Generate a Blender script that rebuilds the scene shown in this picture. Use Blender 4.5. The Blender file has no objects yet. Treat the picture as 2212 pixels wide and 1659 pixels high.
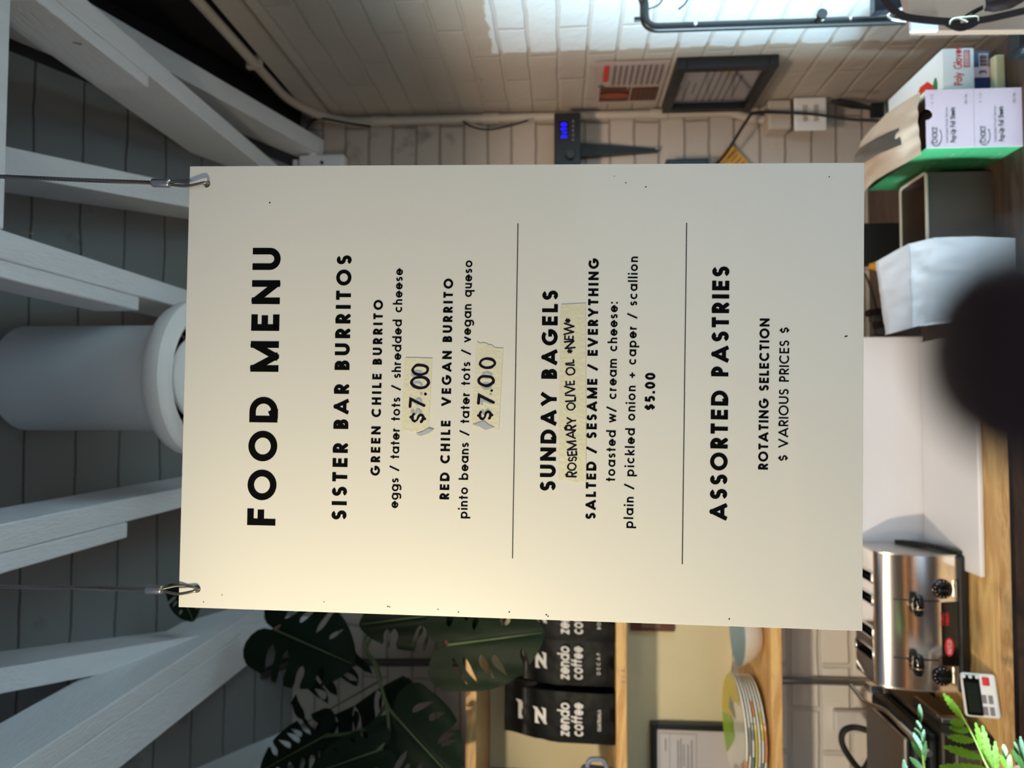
import bpy, bmesh, math, random
from mathutils import Vector, Matrix, noise
PI = math.pi
C = bpy.context.scene.collection
random.seed(7)

# ------------------------------------------------------------------ camera
# The phone was held on its side: the picture's left is the room's "up".
F, CX, CY, EYE = 1533.0, 829.5, 1106.0, 1.65
PITCH, YAW = math.radians(4.0), math.atan(60 / F)
f0 = Vector((math.sin(YAW), math.cos(YAW), 0)); RT = Vector((math.cos(YAW), -math.sin(YAW), 0)); Z = Vector((0, 0, 1))
FW = f0 * math.cos(PITCH) + Z * math.sin(PITCH); UP = Z * math.cos(PITCH) - f0 * math.sin(PITCH)
EYEP = Vector((0, 0, EYE))
cam = bpy.data.cameras.new('camera'); camo = bpy.data.objects.new('camera', cam); C.objects.link(camo)
cx_, cy_, cz_ = -UP, RT, -FW
camo.matrix_world = Matrix(((cx_.x, cy_.x, cz_.x, 0), (cx_.y, cy_.y, cz_.y, 0), (cx_.z, cy_.z, cz_.z, EYE), (0, 0, 0, 1)))
cam.sensor_width = 36; cam.sensor_fit = 'HORIZONTAL'; cam.lens = F / 2212 * 36
cam.clip_start = 0.004; cam.clip_end = 50
cam.dof.use_dof = True; cam.dof.focus_distance = 0.655; cam.dof.aperture_fstop = 6.2
sc = bpy.context.scene
sc.camera = camo
sc.view_settings.view_transform = 'Standard'; sc.view_settings.look = 'None'
sc.view_settings.gamma = 1; sc.view_settings.exposure = 0.09; sc.view_settings.use_curve_mapping = False

def at(x, y, X=None, Y=None, Z=None):
    """room point seen at photo pixel (x, y) on a plane X=, Y= or Z="""
    d = FW + RT * ((1659 - y - CX) / F) - UP * ((x - CY) / F)
    t = X / d.x if X is not None else (Y / d.y if Y is not None else (Z - EYE) / d.z)
    return EYEP + d * t

# ------------------------------------------------------------------ light
def lin(c):
    return tuple(((v / 255) / 12.92 if v <= 10 else (((v / 255) + .055) / 1.055) ** 2.4) for v in c)
W = bpy.data.worlds.new('world'); sc.world = W; W.use_nodes = True
W.node_tree.nodes['Background'].inputs[0].default_value = (.55, .68, 1, 1)
W.node_tree.nodes['Background'].inputs[1].default_value = 0.22

def light(name, kind, loc, target, energy, col, **k):
    l = bpy.data.lights.new(name, kind); l.energy = energy; l.color = col
    for a, b in k.items(): setattr(l, a, b)
    o = bpy.data.objects.new(name, l); C.objects.link(o); o.location = loc
    o.rotation_euler = (Vector(target) - Vector(loc)).to_track_quat('-Z', 'Y').to_euler()
    return o
# shop window behind the camera on the right, daylight
light('window_daylight', 'AREA', (0.55, -1.7, 1.0), (0.35, 1.5, 1.3), 6.6, (.56, .82, 1), shape='RECTANGLE', size=1.5, size_y=1.1)
# added cool fill from low in front, lifting the joist undersides
light('low_fill', 'AREA', (0.1, -.9, .35), (.1, 1.3, 2.4), 6.2, (.62, .82, 1), shape='RECTANGLE', size=1.8, size_y=.7)
# added cool fill from the unseen left, brightening the right wall
light('side_fill', 'AREA', (-2.7, 0.93, 1.05), (.9, 1.42, .80), 36, (.55, .84, 1), shape='RECTANGLE', size=.56, size_y=.7, spread=.62)
# warm spot lamp close to the left of the menu
light('warm_sign_lamp', 'SPOT', (-.52, 0.20, 1.84), (-.10, .72, 1.60), 15, (1, .86, .56), spot_size=1.9, spot_blend=.7, shadow_soft_size=.04)
# warm spot on the shelves and toaster from the front left
light('warm_shelf_lamp', 'SPOT', (-.95, 0.0, 2.12), (-.66, 1.9, 1.08), 92, (1, .87, .64), spot_size=.88, spot_blend=.45, shadow_soft_size=.04)
# warm fill spot added over the counter, then a warm lamp toward the corner
light('warm_counter_fill', 'SPOT', (-.30, 0.76, 2.40), (-.35, 1.75, .95), 17, (1, .82, .62), spot_size=1.5, spot_blend=.7, shadow_soft_size=.07)
light('warm_corner_lamp', 'SPOT', (.12, 0.80, 2.40), (.85, 2.05, 1.02), 48, (1, .78, .60), spot_size=1.0, spot_blend=.8, shadow_soft_size=.09)

# ------------------------------------------------------------------ materials
MATS = {}
def nodes(name):
    m = bpy.data.materials.new(name); m.use_nodes = True; nt = m.node_tree
    return m, nt, nt.nodes['Principled BSDF'], lambda t: nt.nodes.new(t), nt.links.new
def mat(name, col, rough=.5, metal=0, var=.08, vs=6, bump=0, bs=60, emit=0, ecol=None, trans=0, alpha=1, coat=0, spec=.5, aniso=None):
    if name in MATS: return MATS[name]
    m, nt, p, N, L = nodes(name)
    c = lin(col)
    p.inputs['Roughness'].default_value = rough; p.inputs['Metallic'].default_value = metal
    p.inputs['Specular IOR Level'].default_value = spec; p.inputs['Coat Weight'].default_value = coat
    p.inputs['Transmission Weight'].default_value = trans; p.inputs['Alpha'].default_value = alpha
    tc = N('ShaderNodeTexCoord'); nz = N('ShaderNodeTexNoise'); nz.inputs['Scale'].default_value = vs; nz.inputs['Detail'].default_value = 5
    src = tc.outputs['Object']
    if aniso:
        mp = N('ShaderNodeMapping'); mp.inputs['Scale'].default_value = aniso; L(src, mp.inputs[0]); src = mp.outputs[0]
    L(src, nz.inputs['Vector'])
    rp = N('ShaderNodeMapRange'); rp.inputs['To Min'].default_value = 1 - var * 2; rp.inputs['To Max'].default_value = 1 + var * 1.2
    L(nz.outputs['Fac'], rp.inputs['Value'])
    mx = N('ShaderNodeVectorMath'); mx.operation = 'SCALE'; mx.inputs[0].default_value = c; L(rp.outputs[0], mx.inputs['Scale'])
    L(mx.outputs[0], p.inputs['Base Color'])
    if bump:
        n2 = N('ShaderNodeTexNoise'); n2.inputs['Scale'].default_value = bs; n2.inputs['Detail'].default_value = 4
        L(src, n2.inputs['Vector']); b = N('ShaderNodeBump'); b.inputs['Strength'].default_value = bump; b.inputs['Distance'].default_value = .01
        L(n2.outputs['Fac'], b.inputs['Height']); L(b.outputs[0], p.inputs['Normal'])
    if emit:
        p.inputs['Emission Color'].default_value = (*lin(ecol or col), 1); p.inputs['Emission Strength'].default_value = emit
    MATS[name] = m
    return m
def wood(name, c1, c2, axis, rough=.5, scale=5):
    m, nt, p, N, L = nodes(name)
    tc = N('ShaderNodeTexCoord'); mp = N('ShaderNodeMapping')
    mp.inputs['Scale'].default_value = {'x': (1.2, 9, 9), 'y': (9, 1.2, 9), 'z': (9, 9, 1.2)}[axis]
    L(tc.outputs['Object'], mp.inputs[0])
    n = N('ShaderNodeTexNoise'); n.inputs['Scale'].default_value = scale * .6; n.inputs['Detail'].default_value = 3; n.inputs['Distortion'].default_value = 1.2; L(mp.outputs[0], n.inputs['Vector'])
    mu = N('ShaderNodeMath'); mu.operation = 'MULTIPLY'; mu.inputs[1].default_value = 7; L(n.outputs['Fac'], mu.inputs[0])
    fr = N('ShaderNodeMath'); fr.operation = 'PINGPONG'; fr.inputs[1].default_value = 1; L(mu.outputs[0], fr.inputs[0])
    g = N('ShaderNodeTexNoise'); g.inputs['Scale'].default_value = scale * 8; L(mp.outputs[0], g.inputs['Vector'])
    ad = N('ShaderNodeMath'); ad.operation = 'MULTIPLY_ADD'; ad.inputs[1].default_value = .5; L(g.outputs['Fac'], ad.inputs[0]); 
    m2 = N('ShaderNodeMath'); m2.operation = 'MULTIPLY'; m2.inputs[1].default_value = .6; L(fr.outputs[0], m2.inputs[0]); L(m2.outputs[0], ad.inputs[2])
    r = N('ShaderNodeValToRGB'); r.color_ramp.elements[0].color = (*lin(c1), 1); r.color_ramp.elements[1].color = (*lin(c2), 1)
    r.color_ramp.elements[0].position = .15; r.color_ramp.elements[1].position = .85
    L(ad.outputs[0], r.inputs[0]); L(r.outputs[0], p.inputs['Base Color']); p.inputs['Roughness'].default_value = rough
    MATS[name] = m
    return m
def brick(name, col, axes, bw=.205, bh=.069, rough=.45, patch=None, dark=.72, mortar=.007, depth=.012, off=(0, 0), nstr=.5, rot=None):
    m, nt, p, N, L = nodes(name)
    tc = N('ShaderNodeTexCoord'); sp = N('ShaderNodeSeparateXYZ'); L(tc.outputs['Object'], sp.inputs[0])
    nz0 = N('ShaderNodeTexNoise'); nz0.inputs['Scale'].default_value = 9; nz0.inputs['Detail'].default_value = 3; L(tc.outputs['Object'], nz0.inputs['Vector'])
    cb = N('ShaderNodeCombineXYZ')
    for i, a in enumerate(axes):
        w = N('ShaderNodeMath'); w.operation = 'MULTIPLY_ADD'; w.inputs[1].default_value = .012; w.inputs[2].default_value = off[i]
        L(nz0.outputs['Fac'], w.inputs[0]); s = N('ShaderNodeMath'); s.operation = 'ADD'; L(sp.outputs[a], s.inputs[0]); L(w.outputs[0], s.inputs[1]); L(s.outputs[0], cb.inputs[i])
    b = N('ShaderNodeTexBrick'); b.inputs['Scale'].default_value = 1; b.inputs['Brick Width'].default_value = bw; b.inputs['Row Height'].default_value = bh
    b.inputs['Mortar Size'].default_value = mortar; b.inputs['Mortar Smooth'].default_value = .6; L(cb.outputs[0], b.inputs['Vector'])
    c = lin(col)
    for k, f in (('Color1', 1), ('Color2', .93), ('Mortar', dark)): b.inputs[k].default_value = (*[v * f for v in c], 1)
    n = N('ShaderNodeTexNoise'); n.inputs['Scale'].default_value = 28; n.inputs['Detail'].default_value = 6; L(tc.outputs['Object'], n.inputs['Vector'])
    hm = N('ShaderNodeMath'); hm.operation = 'MULTIPLY_ADD'; hm.inputs[1].default_value = -1.0; L(b.outputs['Fac'], hm.inputs[0])
    ns = N('ShaderNodeMath'); ns.operation = 'MULTIPLY'; ns.inputs[1].default_value = nstr; L(n.outputs['Fac'], ns.inputs[0]); L(ns.outputs[0], hm.inputs[2])
    bp = N('ShaderNodeBump'); bp.inputs['Strength'].default_value = .8; bp.inputs['Distance'].default_value = depth
    L(hm.outputs[0], bp.inputs['Height']); L(bp.outputs[0], p.inputs['Normal'])
    # worn spots
    n3 = N('ShaderNodeTexNoise'); n3.inputs['Scale'].default_value = 7; n3.inputs['Detail'].default_value = 8; L(tc.outputs['Object'], n3.inputs['Vector'])
    cr = N('ShaderNodeMapRange'); cr.inputs['From Min'].default_value = .27; cr.inputs['From Max'].default_value = .36; cr.inputs['To Min'].default_value = .55; cr.inputs['To Max'].default_value = 1; L(n3.outputs['Fac'], cr.inputs['Value'])
    sc_ = N('ShaderNodeVectorMath'); sc_.operation = 'SCALE'; L(b.outputs['Color'], sc_.inputs[0]); L(cr.outputs[0], sc_.inputs['Scale'])
    outc = sc_.outputs[0]; p.inputs['Roughness'].default_value = rough
    if patch:   # a rectangle of newer, glossier white paint rolled over the old coat, missing the joints
        yb, zt, zslope, pc, pr = patch
        def lt(src, lim, k):
            a = N('ShaderNodeMath'); a.operation = 'MULTIPLY_ADD'; a.inputs[1].default_value = k; L(b.outputs['Fac'], a.inputs[0]); L(src, a.inputs[2])
            e = N('ShaderNodeMath'); e.operation = 'MULTIPLY_ADD'; e.inputs[1].default_value = .03; L(n.outputs['Fac'], e.inputs[0]); L(a.outputs[0], e.inputs[2])
            d = N('ShaderNodeMapRange'); d.inputs['From Min'].default_value = lim + .002 + .015; d.inputs['From Max'].default_value = lim - .002 + .015
            L(e.outputs[0], d.inputs['Value']); return d.outputs[0]
        m1 = lt(sp.outputs['Y'], yb, .02); m2 = lt(sp.outputs['Z'], zt, .012)
        mm = N('ShaderNodeMath'); mm.operation = 'MULTIPLY'; L(m1, mm.inputs[0]); L(m2, mm.inputs[1])
        mo = N('ShaderNodeMapRange'); mo.inputs['To Min'].default_value = 1; mo.inputs['To Max'].default_value = .62; L(b.outputs['Fac'], mo.inputs['Value'])
        m3 = N('ShaderNodeMath'); m3.operation = 'MULTIPLY'; L(mm.outputs[0], m3.inputs[0]); L(mo.outputs[0], m3.inputs[1])
        mix = N('ShaderNodeMix'); mix.data_type = 'RGBA'; L(m3.outputs[0], mix.inputs['Factor']); L(outc, mix.inputs['A']); mix.inputs['B'].default_value = (*lin(pc), 1)
        outc = mix.outputs['Result']
        r = N('ShaderNodeMapRange'); r.inputs['To Min'].default_value = rough; r.inputs['To Max'].default_value = pr; L(mm.outputs[0], r.inputs['Value']); L(r.outputs[0], p.inputs['Roughness'])
    L(outc, p.inputs['Base Color'])
    MATS[name] = m
    return m

M = dict(
    sign=mat('sign_board', (240, 236, 226), .33, var=.01, bump=.012, bs=420, coat=.15),
    ink=mat('black_lettering', (9, 9, 10), .8, var=0, spec=.08), line=mat('rule_ink', (40, 42, 46), .5, var=0),
    marker=mat('marker_ink', (24, 15, 36), .7, var=0, spec=.1), ghost=mat('covered_price_print', (172, 180, 190), .6, var=0),
    tape=mat('masking_tape', (236, 230, 200), .6, var=.05, vs=60, bump=.15, bs=300),
    steel=mat('brushed_steel', (200, 196, 190), .28, 1, var=.05, vs=4, aniso=(1, 30, 30)),
    chrome=mat('chrome', (222, 214, 208), .17, 1, var=.01), wire=mat('wire_rope', (150, 145, 132), .35, 1, var=.2, vs=900),
    alu=mat('aluminium', (190, 188, 184), .35, 1, var=.05), dsteel=mat('dark_steel', (92, 86, 80), .38, 1, var=.1),
    black=mat('black_plastic', (20, 20, 22), .4, var=.05), mblack=mat('matte_black', (17, 17, 19), .65, var=.1), gblack=mat('gloss_black', (10, 10, 12), .12, var=0),
    beam=mat('white_painted_lumber', (232, 233, 234), .5, var=.05, vs=5, bump=.25, bs=40, aniso=(6, 1, 6)),
    pipe=mat('painted_conduit', (188, 176, 160), .45, var=.06, bump=.1, bs=60), duct=mat('painted_duct', (200, 203, 202), .5, var=.03),
    white=mat('white_plastic', (232, 230, 228), .35, var=.02), melamine=mat('white_melamine', (226, 222, 226), .3, var=.02),
    cream=mat('cream_paint', (214, 200, 162), .6, var=.04), paper=mat('white_paper', (196, 190, 192), .6, var=.03, bump=.1, bs=25),
    card=mat('cardboard', (196, 172, 150), .7, var=.06), boxw=mat('white_box_print', (208, 180, 188), .5, var=.02), green=mat('green_box_print', (56, 128, 78), .45, var=.04),
    pgreen=mat('dark_green_print', (40, 60, 50), .5, var=0), pgrey=mat('grey_print', (120, 112, 116), .5, var=0), pred=mat('red_print', (222, 52, 40), .45, var=0),
    navy=mat('navy_print', (22, 44, 92), .4, var=.03), creamb=mat('cream_card', (222, 210, 168), .6, var=.04), kraft=mat('kraft_paper', (116, 86, 68), .7, var=.06, bump=.1, bs=20),
    leather=mat('brown_leather', (30, 19, 17), .6, spec=.05, var=.15, vs=30, bump=.25, bs=120), brass=mat('brass_buckle', (222, 210, 184), .25, 1, var=.02),
    bagk=mat('black_pouch', (9, 9, 10), .5, spec=.16, var=.12, vs=14, bump=.3, bs=18), bagprint=mat('pouch_print', (206, 200, 196), .5, var=0),
    leaf=mat('monstera_leaf', (13, 27, 12), .55, spec=.12, var=.22, vs=8, bump=.2, bs=14), stem=mat('monstera_stem', (58, 78, 40), .5, var=.15), rstem=mat('reddish_stem', (92, 58, 48), .5, var=.15),
    fern=mat('fern_leaf', (96, 128, 26), .55, spec=.25, var=.25, vs=30, bump=.2, bs=60), fernd=mat('fern_leaf_deep', (50, 82, 28), .55, spec=.25, var=.25, vs=30, bump=.2, bs=60), fstem=mat('fern_stem', (120, 140, 50), .5, var=.1),
    shelf=wood('shelf_wood', (176, 128, 74), (214, 172, 112), 'x', .5), ply=wood('plywood', (184, 138, 80), (226, 188, 126), 'x', .4, 3.2), plyedge=wood('plywood_edge', (178, 128, 76), (214, 170, 116), 'x', .5, 9),
    dwood=wood('dark_stained_wood', (52, 36, 28), (78, 56, 44), 'x', .5),
    cer=mat('cream_ceramic', (216, 200, 182), .25, var=.05), cerb=mat('blue_glaze', (132, 150, 154), .12, var=.06), plate=mat('white_porcelain', (228, 224, 214), .15, var=.02),
    yel=mat('yellow_glaze', (196, 178, 62), .2, var=.04), lime=mat('lime_glaze', (140, 178, 62), .2, var=.04), ora=mat('orange_glaze', (204, 120, 62), .2, var=.05), grn=mat('green_glaze', (52, 110, 84), .2, var=.05), gry=mat('grey_glaze', (120, 126, 124), .2, var=.05),
    basket=wood('basket_weave', (62, 38, 24), (112, 72, 44), 'z', .7, 9), blue=mat('blue_grey_plastic', (126, 134, 158), .4, var=.03),
    lcd=mat('lcd_screen', (30, 36, 32), .12, var=.05), red=mat('red_plastic', (204, 34, 42), .4, var=.03), bluled=mat('blue_led', (10, 10, 255), .5, var=0, emit=2.2, ecol=(12, 8, 255)),
    yellow=mat('amber_sticker', (206, 146, 34), .55, var=.06), grey=mat('grey_tub', (70, 58, 48), .5, var=.06), skin=mat('skin', (62, 36, 30), .6, var=.08, vs=40, bump=.1, bs=200), nail=mat('nail', (150, 104, 92), .3, var=.03),
    glass=mat('frame_glass', (255, 255, 255), .03, trans=1, var=0), poster=mat('poster_brown', (96, 48, 36), .5, var=.15), posterp=mat('poster_paper', (190, 172, 160), .5, var=.04),
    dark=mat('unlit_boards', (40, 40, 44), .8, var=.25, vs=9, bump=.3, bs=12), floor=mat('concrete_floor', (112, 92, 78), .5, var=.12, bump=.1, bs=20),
    lamp=mat('warm_tube', (255, 190, 120), .5, var=0, emit=2.5, ecol=(255, 176, 98)), bluep=mat('dark_glare', (84, 92, 112), .5, var=0),
)

# ------------------------------------------------------------------ mesh helpers
class MB:
    def __init__(s): s.b = bmesh.new()
    def face(s, pts):
        try: s.b.faces.new([s.b.verts.new(p) for p in pts])
        except ValueError: pass
        return s
    def hexa(s, lo, hi):
        """lo, hi: four corner points each (same winding)"""
        a = [s.b.verts.new(p) for p in lo]; c = [s.b.verts.new(p) for p in hi]
        s.b.faces.new(a[::-1]); s.b.faces.new(c)
        for i in range(4): s.b.faces.new((a[i], a[(i + 1) % 4], c[(i + 1) % 4], c[i]))
        return s
    def box(s, x0, x1, y0, y1, z0, z1, bev=0, seg=2):
        n0 = len(s.b.verts); t = bmesh.new()
        vs = [t.verts.new((x, y, z)) for x in (x0, x1) for y in (y0, y1) for z in (z0, z1)]
        for q in ((0, 1, 3, 2), (4, 6, 7, 5), (0, 4, 5, 1), (2, 3, 7, 6), (0, 2, 6, 4), (1, 5, 7, 3)): t.faces.new([vs[i] for i in q])
        if bev: bmesh.ops.bevel(t, geom=list(t.edges), offset=bev, segments=seg, profile=.5, affect='EDGES')
        s.merge(t); return s
    def merge(s, t, mtx=None):
        mp = {}
        for v in t.verts: mp[v] = s.b.verts.new(mtx @ v.co if mtx else v.co)
        for f in t.faces:
            try: s.b.faces.new([mp[v] for v in f.verts])
            except ValueError: pass
        t.free()
    def tube(s, pts, r, n=10, closed=False, rs=None, cap=True):
        pts = [Vector(p) for p in pts]; rings = []; m = len(pts); nrm = None
        for i, p in enumerate(pts):
            a = pts[(i - 1) % m] if (i or closed) else p; c = pts[(i + 1) % m] if (i < m - 1 or closed) else p
            d = (c - a).normalized()
            if nrm is None:
                nrm = d.orthogonal().normalized()
            nrm = (nrm - d * nrm.dot(d)); nrm = nrm.normalized() if nrm.length > 1e-6 else d.orthogonal().normalized()
            bn = d.cross(nrm); rr = rs[i] if rs else r
            rings.append([s.b.verts.new(p + nrm * (rr * math.cos(2 * PI * k / n)) + bn * (rr * math.sin(2 * PI * k / n))) for k in range(n)])
        for i in range(m if closed else m - 1):
            A, B = rings[i], rings[(i + 1) % m]
            for k in range(n): s.b.faces.new((A[k], A[(k + 1) % n], B[(k + 1) % n], B[k]))
        if cap and not closed: s.b.faces.new(rings[0][::-1]); s.b.faces.new(rings[-1])
        return s
    def lathe(s, prof, org=(0, 0, 0), axis=(0, 0, 1), n=40, sx=1, sy=1, a0=0, a1=2 * PI):
        ax = Vector(axis).normalized(); u = Vector((1, 0, 0)) if abs(ax.x) < .9 else Vector((0, 1, 0))
        u = (u - ax * u.dot(ax)).normalized(); w = ax.cross(u); o = Vector(org); rings = []
        full = abs(a1 - a0 - 2 * PI) < 1e-6; cnt = n if full else n + 1
        for r, h in prof:
            if r < 1e-6: rings.append([s.b.verts.new(o + ax * h)]); continue
            rings.append([s.b.verts.new(o + ax * h + u * (r * sx * math.cos(a0 + (a1 - a0) * k / n)) + w * (r * sy * math.sin(a0 + (a1 - a0) * k / n))) for k in range(cnt)])
        for A, B in zip(rings, rings[1:]):
            for k in range(n):
                k2 = (k + 1) % cnt
                if len(A) == 1 and len(B) == 1: continue
                q = [A[0], B[k2], B[k]] if len(A) == 1 else ([A[k], A[k2], B[0]] if len(B) == 1 else [A[k], A[k2], B[k2], B[k]])
                try: s.b.faces.new(q)
                except ValueError: pass
        return s
    def prism(s, poly, fr, d0, d1):
        """polygon (a, b) in frame fr=(O,X,Y,N) from depth d0 to d1 along N"""
        O, X, Y, N = fr
        A = [s.b.verts.new(O + X * a + Y * b + N * d0) for a, b in poly]; B = [s.b.verts.new(O + X * a + Y * b + N * d1) for a, b in poly]
        n = len(poly)
        try: s.b.faces.new(A[::-1]); s.b.faces.new(B)
        except ValueError: pass
        for i in range(n): s.b.faces.new((A[i], A[(i + 1) % n], B[(i + 1) % n], B[i]))
        return s
    def grid(s, fn, nu, nv, thick=0):
        P = [[s.b.verts.new(fn(i / nu, j / nv)) for j in range(nv + 1)] for i in range(nu + 1)]
        for i in range(nu):
            for j in range(nv): s.b.faces.new((P[i][j], P[i + 1][j], P[i + 1][j + 1], P[i][j + 1]))
        if thick:
            bmesh.ops.solidify(s.b, geom=list(s.b.faces), thickness=thick)
        return s
    def build(s, name, m, parent=None, smooth=False):
        off = Vector((0, 0, 0)); q = parent
        while q: off += q.location; q = q.parent
        bmesh.ops.remove_doubles(s.b, verts=list(s.b.verts), dist=1e-6)
        bmesh.ops.recalc_face_normals(s.b, faces=list(s.b.faces))
        o_ = Vector((0, 0, 0)) if parent else None
        me = bpy.data.meshes.new(name); 
        if parent: bmesh.ops.translate(s.b, verts=list(s.b.verts), vec=-off)
        s.b.to_mesh(me); s.b.free(); me.materials.append(m)
        o = bpy.data.objects.new(name, me); C.objects.link(o)
        if parent: o.parent = parent
        if smooth:
            for f in me.polygons: f.use_smooth = True
            try: me.set_sharp_from_angle(angle=math.radians(smooth if smooth > 1 else 40))
            except Exception: pass
        return o
def tag(o, label=None, cat=None, group=None, kind=None):
    if label: o['label'] = label
    if cat: o['category'] = cat
    if group: o['group'] = group
    if kind: o['kind'] = kind
    return o
def thing(name, label, cat, loc=(0, 0, 0), group=None):
    o = bpy.data.objects.new(name, None); C.objects.link(o); o.location = loc; o.empty_display_size = .05
    return tag(o, label, cat, group)
def struct(name, mb, m, **k):
    return tag(mb.build(name, m, **k), kind='structure')
def copy_tree(o, parent=None):
    c = o.copy(); C.objects.link(c)
    if parent: c.parent = parent
    for ch in list(o.children): copy_tree(ch, c)
    return c
def fillet(pts, r, n=5):
    pts = [Vector(p) for p in pts]; out = [pts[0]]
    for a, b, c in zip(pts, pts[1:], pts[2:]):
        d1 = a - b; d2 = c - b; k = min(r, d1.length * .49, d2.length * .49); p0 = b + d1.normalized() * k; p1 = b + d2.normalized() * k
        for i in range(n + 1):
            t = i / n; out.append(p0 * (1 - t) ** 2 + b * (2 * t * (1 - t)) + p1 * t * t)
    out.append(pts[-1]); return out
def smooth_path(pts, n=8):
    P = [Vector(p) for p in pts]; out = []
    for i in range(len(P) - 1):
        p0, p1, p2, p3 = P[max(i - 1, 0)], P[i], P[i + 1], P[min(i + 2, len(P) - 1)]
        for k in range(n):
            t = k / n
            out.append(.5 * ((2 * p1) + (p2 - p0) * t + (2 * p0 - 5 * p1 + 4 * p2 - p3) * t * t + (3 * p1 - p0 - 3 * p2 + p3) * t ** 3))
    out.append(P[-1]); return out
XA, YA, ZA = Vector((1, 0, 0)), Vector((0, 1, 0)), Vector((0, 0, 1))
FRONT = lambda o: (Vector(o), XA, ZA, -YA)     # a frame facing the viewer

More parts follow.
